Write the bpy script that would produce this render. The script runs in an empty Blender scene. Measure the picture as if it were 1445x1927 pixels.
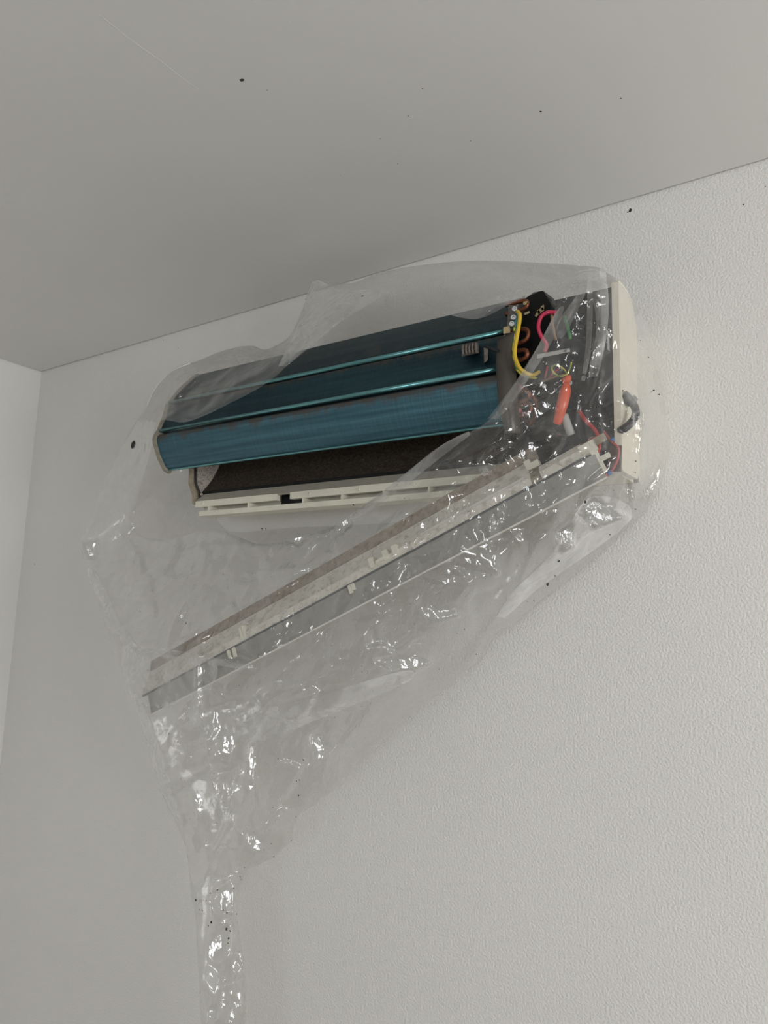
import bpy, bmesh, math, random
import numpy as np
from mathutils import Vector, Matrix, noise

# ------------------------------------------------------------------ camera, light, exposure
scene = bpy.context.scene
COL = scene.collection
F_PX, IMG_W, IMG_H = 1336.0, 1445.0, 1927.0
ROT = np.array([[0.833313762684421, 0.05775310634075071, 0.5497751828054138],
                [0.5520225683623736, -0.1396732644498644, -0.8220477256318678],
                [0.029313084780363565, 0.9885119917866004, -0.1482726716382592]])
CX, CY, CZ = 2.136, -1.2, 1.65          # camera stands 1.2 m from the back wall (wall plane y = 0)
CAMPOS = np.array([CX, CY, CZ])
cam_data = bpy.data.cameras.new('camera')
cam = bpy.data.objects.new('camera', cam_data)
COL.objects.link(cam)
mw = Matrix.Identity(4)
for i in range(3):
    for j in range(3):
        mw[i][j] = ROT[i, j]
    mw[i][3] = CAMPOS[i]
cam.matrix_world = mw
cam_data.sensor_fit = 'VERTICAL'
cam_data.sensor_height = 36.0
cam_data.lens = F_PX / IMG_H * 36.0
cam_data.clip_start = 0.01
scene.camera = cam

ROOM_L, ROOM_R, ROOM_F, ROOM_H = 0.0, 4.7, -4.2, 2.398   # left wall, right wall, wall behind camera, ceiling
WIN1 = (-2.25, -0.60, 0.85, 2.15)    # window in the right wall: y0, y1, z0, z1
ADDED_WIN = (2.50, 3.30, 1.10, 2.10)          # window added behind the camera for fill and glints: x0, x1, z0, z1

world = bpy.data.worlds.new('world')
scene.world = world
world.use_nodes = True
world.node_tree.nodes['Background'].inputs[0].default_value = (0.75, 0.85, 1.0, 1)
world.node_tree.nodes['Background'].inputs[1].default_value = 1.0


def area(name, loc, rot, sx, sy, power, color):
    l = bpy.data.lights.new(name, 'AREA')
    l.shape = 'RECTANGLE'
    l.size, l.size_y, l.energy, l.color = sx, sy, power, color
    o = bpy.data.objects.new(name, l)
    o.location, o.rotation_euler = loc, rot
    COL.objects.link(o)
    return o


area('daylight_window_right', (ROOM_R + 0.10, (WIN1[0] + WIN1[1]) / 2, (WIN1[2] + WIN1[3]) / 2),
     (math.radians(90), 0, math.radians(90)), WIN1[1] - WIN1[0], WIN1[3] - WIN1[2], 78.0, (1.0, 0.98, 0.95))
area('added_rear_fill', ((ADDED_WIN[0] + ADDED_WIN[1]) / 2, ROOM_F - 0.10, (ADDED_WIN[2] + ADDED_WIN[3]) / 2),
     (math.radians(90), 0, 0), ADDED_WIN[1] - ADDED_WIN[0], ADDED_WIN[3] - ADDED_WIN[2], 34.0, (0.96, 0.98, 1.0))  # lamp of the added rear window, for fill and film glints

vs = scene.view_settings
vs.view_transform = 'Standard'
vs.look = 'None'
vs.exposure = -0.2
vs.gamma = 1.0
vs.use_curve_mapping = False
scene.cycles.transparent_max_bounces = 32
scene.cycles.max_bounces = 10
scene.cycles.diffuse_bounces = 5

rng = random.Random(7)
nrng = np.random.default_rng(11)


# ------------------------------------------------------------------ positions
def rays(px, py):
    px, py = np.asarray(px, float), np.asarray(py, float)
    v = np.stack([px - IMG_W / 2, -(py - IMG_H / 2), np.full_like(px, -F_PX)], -1)
    return v @ ROT.T


def P(px, py, d):
    """world point seen at a photo pixel, d metres in front of the back wall"""
    v = rays(px, py)
    t = (-np.asarray(d, float) - CY) / v[..., 1]
    return CAMPOS + v * t[..., None]


def PV(px, py, d):
    return Vector(P(px, py, d).tolist())


def proj(p):
    q = ROT.T @ (np.asarray(p, float) - CAMPOS)
    return (IMG_W / 2 + F_PX * q[0] / -q[2], IMG_H / 2 - F_PX * q[1] / -q[2])


def W(x, d, z):
    """x and z from the camera, d from the wall"""
    return Vector((x + CX, -d, z + CZ))


# ------------------------------------------------------------------ materials
def new_mat(name):
    m = bpy.data.materials.new(name)
    m.use_nodes = True
    nt = m.node_tree
    for n in list(nt.nodes):
        nt.nodes.remove(n)
    out = nt.nodes.new('ShaderNodeOutputMaterial')
    return m, nt, out


def N(nt, kind, **kw):
    n = nt.nodes.new('ShaderNode' + kind)
    for k, v in kw.items():
        if k in ('operation', 'blend_type', 'data_type', 'feature', 'wave_type', 'bands_direction', 'noise_dimensions', 'invert'):
            setattr(n, k, v)
        else:
            n.inputs[k].default_value = v
    return n


def ramp(nt, fac, stops):
    r = nt.nodes.new('ShaderNodeValToRGB')
    els = r.color_ramp.elements
    while len(els) < len(stops):
        els.new(0.5)
    for e, (p, c) in zip(els, stops):
        e.position = p
        e.color = (*c, 1) if len(c) == 3 else c
    nt.links.new(fac, r.inputs[0])
    return r


def plain(name, color, rough=0.5, metal=0.0, dirt=None, dirt_scale=30.0, dirt_amt=(0.5, 0.7), bump=0.0, bump_scale=300.0, spec=0.5, var=0.12):
    """painted or moulded surface: base colour with slight mottling, blotches of dirt and a fine bump"""
    m, nt, out = new_mat(name)
    b = N(nt, 'BsdfPrincipled', Roughness=rough, Metallic=metal)
    b.inputs['Specular IOR Level'].default_value = spec
    geo = N(nt, 'NewGeometry')
    n1 = N(nt, 'TexNoise', Scale=dirt_scale, Detail=6.0, Roughness=0.65)
    nt.links.new(geo.outputs['Position'], n1.inputs['Vector'])
    lo = tuple(c * (1 - var) for c in color)
    base = ramp(nt, n1.outputs['Fac'], [(0.3, lo), (0.7, color)])
    src = base.outputs[0]
    if dirt:
        n2 = N(nt, 'TexNoise', Scale=dirt_scale * 2.3, Detail=8.0, Roughness=0.75)
        nt.links.new(geo.outputs['Position'], n2.inputs['Vector'])
        f = ramp(nt, n2.outputs['Fac'], [(dirt_amt[0], (0, 0, 0)), (dirt_amt[1], (1, 1, 1))])
        mx = nt.nodes.new('ShaderNodeMixRGB')
        nt.links.new(f.outputs[0], mx.inputs[0])
        nt.links.new(src, mx.inputs[1])
        mx.inputs[2].default_value = (*dirt, 1)
        src = mx.outputs[0]
    nt.links.new(src, b.inputs['Base Color'])
    if bump:
        n3 = N(nt, 'TexNoise', Scale=bump_scale, Detail=3.0)
        nt.links.new(geo.outputs['Position'], n3.inputs['Vector'])
        bp = N(nt, 'Bump', Strength=bump, Distance=0.002)
        nt.links.new(n3.outputs['Fac'], bp.inputs['Height'])
        nt.links.new(bp.outputs[0], b.inputs['Normal'])
    nt.links.new(b.outputs[0], out.inputs[0])
    return m


def paint_wall(name, color, bump, scale, rough=0.55):
    m, nt, out = new_mat(name)
    b = N(nt, 'BsdfPrincipled', Roughness=rough)
    b.inputs['Base Color'].default_value = (*color, 1)
    b.inputs['Specular IOR Level'].default_value = 0.3
    geo = N(nt, 'NewGeometry')
    n1 = N(nt, 'TexNoise', Scale=scale, Detail=1.5, Roughness=0.5)
    nt.links.new(geo.outputs['Position'], n1.inputs['Vector'])
    n2 = N(nt, 'TexNoise', Scale=2.2, Detail=3.0)
    nt.links.new(geo.outputs['Position'], n2.inputs['Vector'])
    c = ramp(nt, n2.outputs['Fac'], [(0.3, tuple(k * 0.97 for k in color)), (0.7, color)])
    nt.links.new(c.outputs[0], b.inputs['Base Color'])
    bp = N(nt, 'Bump', Strength=bump, Distance=0.0035)
    nt.links.new(n1.outputs['Fac'], bp.inputs['Height'])
    nt.links.new(bp.outputs[0], b.inputs['Normal'])
    nt.links.new(b.outputs[0], out.inputs[0])
    return m


def fin_metal(name, c_hi, c_lo, dirt_c, dirt_amt, dirt_z=None):
    """blue-green coated fins: hair-fine upright fin lines, long horizontal bands, brown dust"""
    m, nt, out = new_mat(name)
    b = N(nt, 'BsdfPrincipled', Roughness=0.42, Metallic=0.55)
    b.inputs['Specular IOR Level'].default_value = 0.5
    geo = N(nt, 'NewGeometry')
    mp = N(nt, 'Mapping')
    mp.inputs['Scale'].default_value = (1700.0, 5.0, 5.0)        # fins stand across x
    nt.links.new(geo.outputs['Position'], mp.inputs['Vector'])
    fine = N(nt, 'TexNoise', Scale=1.0, Detail=2.0)
    nt.links.new(mp.outputs[0], fine.inputs['Vector'])
    mp2 = N(nt, 'Mapping')
    mp2.inputs['Scale'].default_value = (3.0, 90.0, 130.0)      # bands along x
    nt.links.new(geo.outputs['Position'], mp2.inputs['Vector'])
    band = N(nt, 'TexNoise', Scale=1.0, Detail=3.0, Roughness=0.6)
    nt.links.new(mp2.outputs[0], band.inputs['Vector'])
    mid = tuple((a + c) / 2 for a, c in zip(c_hi, c_lo))
    col = ramp(nt, band.outputs['Fac'], [(0.32, c_lo), (0.52, mid), (0.72, c_hi)])
    mul = nt.nodes.new('ShaderNodeMixRGB')
    mul.blend_type = 'MULTIPLY'
    mul.inputs[0].default_value = 0.7
    nt.links.new(col.outputs[0], mul.inputs[1])
    fr = ramp(nt, fine.outputs['Fac'], [(0.35, (0.65, 0.65, 0.65)), (0.62, (1.15, 1.15, 1.15))])
    nt.links.new(fr.outputs[0], mul.inputs[2])
    mp3 = N(nt, 'Mapping')
    mp3.inputs['Scale'].default_value = (60.0, 30.0, 30.0)
    nt.links.new(geo.outputs['Position'], mp3.inputs['Vector'])
    dn = N(nt, 'TexNoise', Scale=0.6, Detail=9.0, Roughness=0.8)
    nt.links.new(mp3.outputs[0], dn.inputs['Vector'])
    fac = dn.outputs['Fac']
    if dirt_z:
        sep = N(nt, 'SeparateXYZ')
        nt.links.new(geo.outputs['Position'], sep.inputs[0])
        mr = N(nt, 'MapRange')
        mr.inputs[1].default_value, mr.inputs[2].default_value = dirt_z[0], dirt_z[1]
        mr.inputs[3].default_value, mr.inputs[4].default_value = 0.0, dirt_z[2]
        nt.links.new(sep.outputs[2], mr.inputs[0])
        ad = N(nt, 'Math', operation='ADD')
        nt.links.new(fac, ad.inputs[0])
        nt.links.new(mr.outputs[0], ad.inputs[1])
        fac = ad.outputs[0]
    dr = ramp(nt, fac, [(dirt_amt[0], (0, 0, 0)), (dirt_amt[1], (1, 1, 1))])
    mx = nt.nodes.new('ShaderNodeMixRGB')
    nt.links.new(dr.outputs[0], mx.inputs[0])
    nt.links.new(mul.outputs[0], mx.inputs[1])
    mx.inputs[2].default_value = (*dirt_c, 1)
    nt.links.new(mx.outputs[0], b.inputs['Base Color'])
    inv = N(nt, 'Math', operation='MULTIPLY_ADD')
    inv.inputs[1].default_value, inv.inputs[2].default_value = -0.5, 0.55
    nt.links.new(dr.outputs[0], inv.inputs[0])
    nt.links.new(inv.outputs[0], b.inputs['Metallic'])
    bp = N(nt, 'Bump', Strength=0.5, Distance=0.0012)
    nt.links.new(fine.outputs['Fac'], bp.inputs['Height'])
    nt.links.new(bp.outputs[0], b.inputs['Normal'])
    nt.links.new(b.outputs[0], out.inputs[0])
    return m


def film_mat(name, haze, tint, gloss=1.25, rough=0.055, bump=0.15, dirty=0.0):
    """thin clear polythene: see-through, a little milky, glossy on both faces"""
    m, nt, out = new_mat(name)
    geo = N(nt, 'NewGeometry')
    tr = N(nt, 'BsdfTransparent', Color=(0.94, 0.94, 0.938, 1))
    df = N(nt, 'BsdfDiffuse', Color=(*tint, 1))
    tl = N(nt, 'BsdfTranslucent', Color=(*tint, 1))
    mixd = N(nt, 'MixShader', Fac=0.35)
    nt.links.new(df.outputs[0], mixd.inputs[1])
    nt.links.new(tl.outputs[0], mixd.inputs[2])
    gl = N(nt, 'BsdfGlossy', Color=(1, 1, 1, 1), Roughness=rough)
    nz = N(nt, 'TexNoise', Scale=16.0, Detail=5.0, Roughness=0.6, Distortion=1.2)
    nt.links.new(geo.outputs['Position'], nz.inputs['Vector'])
    hz = N(nt, 'MapRange')
    hz.inputs[1].default_value, hz.inputs[2].default_value = 0.3, 0.75
    hz.inputs[3].default_value, hz.inputs[4].default_value = haze * 0.55, haze * 1.6
    nt.links.new(nz.outputs['Fac'], hz.inputs[0])
    lw0 = N(nt, 'LayerWeight', Blend=0.5)
    p0 = N(nt, 'Math', operation='POWER')
    p0.inputs[1].default_value = 3.0
    nt.links.new(lw0.outputs['Facing'], p0.inputs[0])
    g0 = N(nt, 'Math', operation='MULTIPLY_ADD')       # longer way through the film when seen at a slant
    g0.inputs[1].default_value, g0.inputs[2].default_value = 6.0, 0.75
    nt.links.new(p0.outputs[0], g0.inputs[0])
    hm = N(nt, 'Math', operation='MULTIPLY')
    hm.use_clamp = True
    nt.links.new(g0.outputs[0], hm.inputs[0])
    nt.links.new(hz.outputs[0], hm.inputs[1])
    mixa = N(nt, 'MixShader')
    nt.links.new(hm.outputs[0], mixa.inputs[0])
    nt.links.new(tr.outputs[0], mixa.inputs[1])
    nt.links.new(mixd.outputs[0], mixa.inputs[2])
    # fine crinkles
    n1 = N(nt, 'TexNoise', Scale=95.0, Detail=2.0, Distortion=0.8)
    nt.links.new(geo.outputs['Position'], n1.inputs['Vector'])
    v1 = N(nt, 'TexVoronoi', Scale=42.0)
    nt.links.new(geo.outputs['Position'], v1.inputs['Vector'])
    ad = N(nt, 'Math', operation='MULTIPLY_ADD')
    ad.inputs[1].default_value = 1.2
    nt.links.new(v1.outputs['Distance'], ad.inputs[0])
    nt.links.new(n1.outputs['Fac'], ad.inputs[2])
    bp = N(nt, 'Bump', Strength=bump, Distance=0.004)
    nt.links.new(ad.outputs[0], bp.inputs['Height'])
    nt.links.new(bp.outputs[0], gl.inputs['Normal'])
    lw = N(nt, 'LayerWeight', Blend=0.5)
    nt.links.new(bp.outputs[0], lw.inputs['Normal'])
    pw = N(nt, 'Math', operation='POWER')
    pw.inputs[1].default_value = 4.0
    nt.links.new(lw.outputs['Facing'], pw.inputs[0])
    fmin = N(nt, 'Math', operation='MULTIPLY_ADD')      # two faces of the film: 8 % head-on, more at a glance
    fmin.inputs[1].default_value = 0.60 * gloss
    fmin.inputs[2].default_value = 0.075 * gloss
    nt.links.new(pw.outputs[0], fmin.inputs[0])
    mixb = N(nt, 'MixShader')
    nt.links.new(fmin.outputs[0], mixb.inputs[0])
    nt.links.new(mixa.outputs[0], mixb.inputs[1])
    nt.links.new(gl.outputs[0], mixb.inputs[2])
    nt.links.new(mixb.outputs[0], out.inputs[0])
    return m


def stripe_wire(name, ca, cb, share=0.4, twist=0.0):
    m, nt, out = new_mat(name)
    b = N(nt, 'BsdfPrincipled', Roughness=0.38)
    uv = N(nt, 'UVMap')
    sep = N(nt, 'SeparateXYZ')
    nt.links.new(uv.outputs[0], sep.inputs[0])
    tw = N(nt, 'Math', operation='MULTIPLY_ADD')
    tw.inputs[1].default_value = twist
    nt.links.new(sep.outputs[1], tw.inputs[0])
    nt.links.new(sep.outputs[0], tw.inputs[2])
    fr = N(nt, 'Math', operation='FRACT')
    of = N(nt, 'Math', operation='ADD')
    of.inputs[1].default_value = 0.5
    nt.links.new(tw.outputs[0], of.inputs[0])
    nt.links.new(of.outputs[0], fr.inputs[0])
    lt = N(nt, 'Math', operation='LESS_THAN')
    lt.inputs[1].default_value = share
    nt.links.new(fr.outputs[0], lt.inputs[0])
    mx = nt.nodes.new('ShaderNodeMixRGB')
    nt.links.new(lt.outputs[0], mx.inputs[0])
    mx.inputs[1].default_value = (*ca, 1)
    mx.inputs[2].default_value = (*cb, 1)
    nt.links.new(mx.outputs[0], b.inputs['Base Color'])
    nt.links.new(b.outputs[0], out.inputs[0])
    return m


M = {}
M['wall'] = paint_wall('white_roller_paint', (0.74, 0.732, 0.71), 0.42, 260.0)
M['wall_smooth'] = paint_wall('white_paint', (0.74, 0.735, 0.715), 0.22, 150.0)
M['ceiling'] = paint_wall('ceiling_paint', (0.74, 0.735, 0.722), 0.06, 120.0, 0.7)
M['floor'] = plain('floor_vinyl', (0.38, 0.36, 0.33), 0.5)
M['frame'] = plain('window_frame_paint', (0.8, 0.8, 0.78), 0.4)
M['cream'] = plain('aged_cream_plastic', (0.74, 0.70, 0.58), 0.42, dirt=(0.45, 0.38, 0.27), dirt_amt=(0.62, 0.85), dirt_scale=18)
M['ivory'] = plain('ivory_plastic', (0.76, 0.74, 0.63), 0.40, dirt=(0.5, 0.45, 0.34), dirt_amt=(0.66, 0.9), dirt_scale=22)
M['grey_ivory'] = plain('grey_ivory_plastic', (0.42, 0.40, 0.34), 0.5, dirt=(0.2, 0.17, 0.13), dirt_amt=(0.6, 0.85))
M['tan'] = plain('yellowed_plastic', (0.36, 0.31, 0.23), 0.5, dirt=(0.12, 0.09, 0.06), dirt_amt=(0.45, 0.8), dirt_scale=40)
M['foam'] = plain('mouldy_brown_foam', (0.095, 0.067, 0.045), 0.95, dirt=(0.012, 0.009, 0.007), dirt_amt=(0.42, 0.62), dirt_scale=95, bump=0.9, bump_scale=420, var=0.5)
M['speckle'] = plain('speckled_foam', (0.50, 0.46, 0.40), 0.9, dirt=(0.06, 0.045, 0.035), dirt_amt=(0.52, 0.60), dirt_scale=150, bump=0.6, bump_scale=500)
M['black'] = plain('black_plastic', (0.011, 0.013, 0.016), 0.42, spec=0.3, dirt=(0.035, 0.035, 0.035), dirt_amt=(0.55, 0.75), dirt_scale=45)
M['black_matt'] = plain('black_foam_and_shade', (0.008, 0.008, 0.008), 0.95)
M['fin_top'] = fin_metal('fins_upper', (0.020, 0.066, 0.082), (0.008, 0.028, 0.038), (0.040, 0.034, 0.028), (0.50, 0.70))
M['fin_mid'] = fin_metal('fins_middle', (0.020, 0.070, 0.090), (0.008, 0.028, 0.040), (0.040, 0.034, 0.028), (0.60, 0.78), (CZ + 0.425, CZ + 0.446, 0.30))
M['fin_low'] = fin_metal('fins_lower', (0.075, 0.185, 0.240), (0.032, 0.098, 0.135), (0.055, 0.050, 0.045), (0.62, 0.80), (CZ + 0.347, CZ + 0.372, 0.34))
M['fin_edge'] = plain('bare_fin_edge', (0.15, 0.36, 0.38), 0.24, metal=0.85, dirt=(0.03, 0.07, 0.08), dirt_amt=(0.56, 0.8), dirt_scale=90)
M['tan_cap'] = plain('coil_end_metal', (0.33, 0.30, 0.24), 0.55, metal=0.2, dirt=(0.11, 0.09, 0.07), dirt_amt=(0.5, 0.8), dirt_scale=60)
M['guard'] = plain('smoky_brown_plastic', (0.060, 0.052, 0.044), 0.35, dirt=(0.18, 0.16, 0.14), dirt_amt=(0.6, 0.85), dirt_scale=35)
M['copper'] = plain('tarnished_copper', (0.30, 0.11, 0.06), 0.4, metal=0.8, dirt=(0.08, 0.035, 0.02), dirt_amt=(0.5, 0.7), dirt_scale=60)
M['steel'] = plain('dull_steel', (0.42, 0.42, 0.42), 0.35, metal=0.8, dirt=(0.12, 0.11, 0.10), dirt_amt=(0.5, 0.75))
M['strip'] = plain('pale_grey_strip', (0.50, 0.50, 0.48), 0.4)
M['beige'] = plain('beige_nylon', (0.48, 0.39, 0.22), 0.5)
M['sensor'] = plain('dusty_grey_clip', (0.15, 0.13, 0.11), 0.7, dirt=(0.05, 0.04, 0.035), dirt_amt=(0.45, 0.65), dirt_scale=90)
M['red_wire'] = plain('red_wire', (0.45, 0.035, 0.03), 0.35)
M['pink_wire'] = plain('pink_red_wire', (0.62, 0.03, 0.10), 0.35)
M['orange'] = plain('orange_red_sleeve', (0.75, 0.105, 0.04), 0.25)
M['green_wire'] = plain('green_wire', (0.03, 0.22, 0.06), 0.4)
M['blue'] = plain('blue_tape', (0.02, 0.14, 0.38), 0.4)
M['teal_wire'] = plain('teal_wire', (0.01, 0.12, 0.13), 0.4)
M['brown_wire'] = plain('tan_wire', (0.34, 0.22, 0.12), 0.45)
M['earth'] = stripe_wire('earth_wire', (0.58, 0.40, 0.03), (0.02, 0.16, 0.03), 0.45)
M['earth_thin'] = stripe_wire('earth_wire_thin', (0.55, 0.50, 0.08), (0.10, 0.22, 0.04), 0.35, 40.0)
M['cable'] = plain('black_cable', (0.022, 0.026, 0.032), 0.4)
M['maroon'] = plain('maroon_board', (0.055, 0.014, 0.012), 0.4, dirt=(0.12, 0.05, 0.04), dirt_amt=(0.55, 0.7), dirt_scale=90)
M['pan'] = plain('grimy_white_pan', (0.76, 0.73, 0.66), 0.5, dirt=(0.27, 0.235, 0.19), dirt_amt=(0.50, 0.74), dirt_scale=34, bump=0.3, bump_scale=200)
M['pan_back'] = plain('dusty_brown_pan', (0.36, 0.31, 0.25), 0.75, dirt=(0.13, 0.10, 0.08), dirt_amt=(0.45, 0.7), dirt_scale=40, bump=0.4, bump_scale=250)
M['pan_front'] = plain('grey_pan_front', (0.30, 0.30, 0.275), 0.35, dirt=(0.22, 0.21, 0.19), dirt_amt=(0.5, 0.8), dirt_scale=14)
M['pan_edge'] = plain('dark_pan_edge', (0.10, 0.11, 0.12), 0.4)
M['white_edge'] = plain('white_pan_edge', (0.80, 0.79, 0.74), 0.35)
M['film'] = film_mat('clear_film_front', 0.055, (0.88, 0.88, 0.87))
M['film_back'] = film_mat('clear_film_back', 0.14, (0.70, 0.68, 0.63), gloss=0.5, rough=0.12)
M['film_fold'] = film_mat('clear_film_folded', 0.15, (0.95, 0.95, 0.94), gloss=0.7)
M['dirt'] = plain('black_grime', (0.010, 0.009, 0.009), 0.6)
M['cord'] = plain('white_elastic', (0.75, 0.74, 0.72), 0.5)


# ------------------------------------------------------------------ mesh helpers
def link(name, me, mat, parent=None, smooth=False):
    o = bpy.data.objects.new(name, me)
    COL.objects.link(o)
    mats = mat if isinstance(mat, (list, tuple)) else [mat]
    for k in mats:
        me.materials.append(k)
    if parent:
        o.parent = parent
        o.matrix_parent_inverse = Matrix.Translation(-Vector(parent.location)) if parent.type == 'EMPTY' and parent.parent is None else Matrix.Identity(4)
        if not (parent.type == 'EMPTY'):
            o.matrix_parent_inverse = Matrix.Identity(4)
    if smooth:
        for p in me.polygons:
            p.use_smooth = True
    return o


def from_bm(name, bm, mat, parent=None, smooth=False, bevel=0.0, seg=2):
    if bevel:
        bmesh.ops.bevel(bm, geom=[e for e in bm.edges if e.is_manifold and e.calc_face_angle(0) > 0.5], offset=bevel, segments=seg, affect='EDGES', profile=0.5)
    bmesh.ops.recalc_face_normals(bm, faces=bm.faces)
    me = bpy.data.meshes.new(name)
    bm.to_mesh(me)
    bm.free()
    return link(name, me, mat, parent, smooth)


def hexa(bm, c):
    """c: 8 corners, 4 of one end then the matching 4 of the other"""
    v = [bm.verts.new(p) for p in c]
    for f in ((0, 1, 2, 3), (7, 6, 5, 4), (0, 4, 5, 1), (1, 5, 6, 2), (2, 6, 7, 3), (3, 7, 4, 0)):
        bm.faces.new([v[i] for i in f])
    return v


def box_d(bm, x0, x1, d0, d1, z0, z1):
    """box in camera-relative x, z and wall distance d"""
    hexa(bm, [W(x0, d0, z0), W(x0, d1, z0), W(x0, d1, z1), W(x0, d0, z1), W(x1, d0, z0), W(x1, d1, z0), W(x1, d1, z1), W(x1, d0, z1)])


def box_part(name, x0, x1, d0, d1, z0, z1, mat, parent, bevel=0.0015):
    bm = bmesh.new()
    box_d(bm, x0, x1, d0, d1, z0, z1)
    return from_bm(name, bm, mat, parent, bevel=bevel)


def extrude_x(name, prof, x0, x1, mat, parent, bevel=0.0, smooth=False):
    """closed profile of (d, z) carried along x"""
    bm = bmesh.new()
    a = [bm.verts.new(W(x0, d, z)) for d, z in prof]
    b = [bm.verts.new(W(x1, d, z)) for d, z in prof]
    n = len(prof)
    for i in range(n):
        bm.faces.new([a[i], a[(i + 1) % n], b[(i + 1) % n], b[i]])
    bm.faces.new(a)
    bm.faces.new(b[::-1])
    return from_bm(name, bm, mat, parent, smooth=smooth, bevel=bevel)


def catmull(pts, sub=6):
    pts = [Vector(p) for p in pts]
    if len(pts) < 3:
        return pts
    q = [pts[0] * 2 - pts[1]] + pts + [pts[-1] * 2 - pts[-2]]
    out = []
    for i in range(1, len(q) - 2):
        for k in range(sub):
            t = k / sub
            a, b, c, d = q[i - 1], q[i], q[i + 1], q[i + 2]
            out.append(0.5 * ((2 * b) + (c - a) * t + (2 * a - 5 * b + 4 * c - d) * t * t + (3 * b - a - 3 * c + d) * t ** 3))
    out.append(pts[-1])
    return out


def tube(name, pts, r, mat, parent=None, seg=10, sub=6, curve=True, radii=None):
    path = catmull(pts, sub) if curve else [Vector(p) for p in pts]
    n = len(path)
    bm = bmesh.new()
    uvl = bm.loops.layers.uv.new('UVMap')
    rings, up, ln, vv = [], None, 0.0, []
    for i, p in enumerate(path):
        t = (path[min(i + 1, n - 1)] - path[max(i - 1, 0)]).normalized()
        if up is None:
            up = Vector((0.3, -1, 0.2)).cross(t)
            if up.length < 1e-3:
                up = Vector((1, 0, 0)).cross(t)
        up = (up - t * up.dot(t)).normalized()
        s = t.cross(up)
        rr = r if radii is None else r * np.interp(i / max(n - 1, 1), np.linspace(0, 1, len(radii)), radii)
        rings.append([bm.verts.new(p + (up * math.cos(a) + s * math.sin(a)) * rr) for a in [2 * math.pi * k / seg for k in range(seg)]])
        if i:
            ln += (path[i] - path[i - 1]).length
        vv.append(ln)
    for i in range(n - 1):
        for k in range(seg):
            f = bm.faces.new([rings[i][k], rings[i][(k + 1) % seg], rings[i + 1][(k + 1) % seg], rings[i + 1][k]])
            f.smooth = True
            for lp, uv in zip(f.loops, ((k / seg, vv[i]), ((k + 1) / seg, vv[i]), ((k + 1) / seg, vv[i + 1]), (k / seg, vv[i + 1]))):
                lp[uvl].uv = uv
    bm.faces.new(rings[0][::-1])
    bm.faces.new(rings[-1])
    bmesh.ops.recalc_face_normals(bm, faces=bm.faces)
    me = bpy.data.meshes.new(name)
    bm.to_mesh(me)
    bm.free()
    return link(name, me, mat, parent)


def wire(name, pix, r, mat, parent, **kw):
    return tube(name, [PV(*p) for p in pix], r, mat, parent, **kw)


def disc(name, c, nrm, r, h, mat, parent, seg=14, recess=True):
    """a round boss or screw head with a sunken cross-slot centre"""
    nrm = Vector(nrm).normalized()
    u = nrm.orthogonal().normalized()
    v = nrm.cross(u)
    bm = bmesh.new()
    prof = [(r, 0), (r, h * 0.7), (r * 0.8, h), (r * 0.45, h), (r * 0.32, h * 0.45)] if recess else [(r, 0), (r, h * 0.7), (r * 0.8, h)]
    rings = [[bm.verts.new(Vector(c) + (u * math.cos(a) + v * math.sin(a)) * rr + nrm * hh) for a in [2 * math.pi * k / seg for k in range(seg)]] for rr, hh in prof]
    for a, b in zip(rings, rings[1:]):
        for k in range(seg):
            bm.faces.new([a[k], a[(k + 1) % seg], b[(k + 1) % seg], b[k]])
    bm.faces.new(rings[-1])
    bm.faces.new(rings[0][::-1])
    return from_bm(name, bm, mat, parent)


def thing(name, loc, label, cat):
    o = bpy.data.objects.new(name, None)
    o.empty_display_size = 0.05
    o.location = loc
    COL.objects.link(o)
    o['label'], o['category'] = label, cat
    return o


def struct(o, label, cat=None):
    o['kind'] = 'structure'
    o['label'] = label
    o['category'] = cat or 'wall'
    return o


# ------------------------------------------------------------------ room shell
def wbox(bm, a, b):
    (x0, y0, z0), (x1, y1, z1) = a, b
    hexa(bm, [(x0, y0, z0), (x0, y1, z0), (x0, y1, z1), (x0, y0, z1), (x1, y0, z0), (x1, y1, z0), (x1, y1, z1), (x1, y0, z1)])


GAP = 0.004
T = 0.14
bm = bmesh.new(); wbox(bm, (ROOM_L - T, 0, 0), (ROOM_R + T, T, ROOM_H + 0.10))
wall_back = struct(from_bm('wall_back', bm, M['wall']), 'white wall with roller-textured paint behind the air conditioner', 'wall')
bm = bmesh.new(); wbox(bm, (ROOM_L - T, ROOM_F - T, 0), (ROOM_L, 0, ROOM_H + 0.10))
struct(from_bm('wall_left', bm, M['wall_smooth']), 'bright white side wall meeting the back wall at the corner', 'wall')
bm = bmesh.new()
wbox(bm, (ROOM_R, WIN1[1], 0), (ROOM_R + T, 0, ROOM_H + 0.10))
wbox(bm, (ROOM_R, ROOM_F - T, 0), (ROOM_R + T, WIN1[0], ROOM_H + 0.10))
wbox(bm, (ROOM_R, WIN1[0], 0), (ROOM_R + T, WIN1[1], WIN1[2]))
wbox(bm, (ROOM_R, WIN1[0], WIN1[3]), (ROOM_R + T, WIN1[1], ROOM_H + 0.10))
struct(from_bm('wall_right', bm, M['wall_smooth']), 'white wall pierced by a window, out of view', 'wall')
bm = bmesh.new()
wbox(bm, (ROOM_L, ROOM_F - T, 0), (ADDED_WIN[0], ROOM_F, ROOM_H + 0.10))
wbox(bm, (ADDED_WIN[1], ROOM_F - T, 0), (ROOM_R, ROOM_F, ROOM_H + 0.10))
wbox(bm, (ADDED_WIN[0], ROOM_F - T, 0), (ADDED_WIN[1], ROOM_F, ADDED_WIN[2]))
wbox(bm, (ADDED_WIN[0], ROOM_F - T, ADDED_WIN[3]), (ADDED_WIN[1], ROOM_F, ROOM_H + 0.10))
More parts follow.
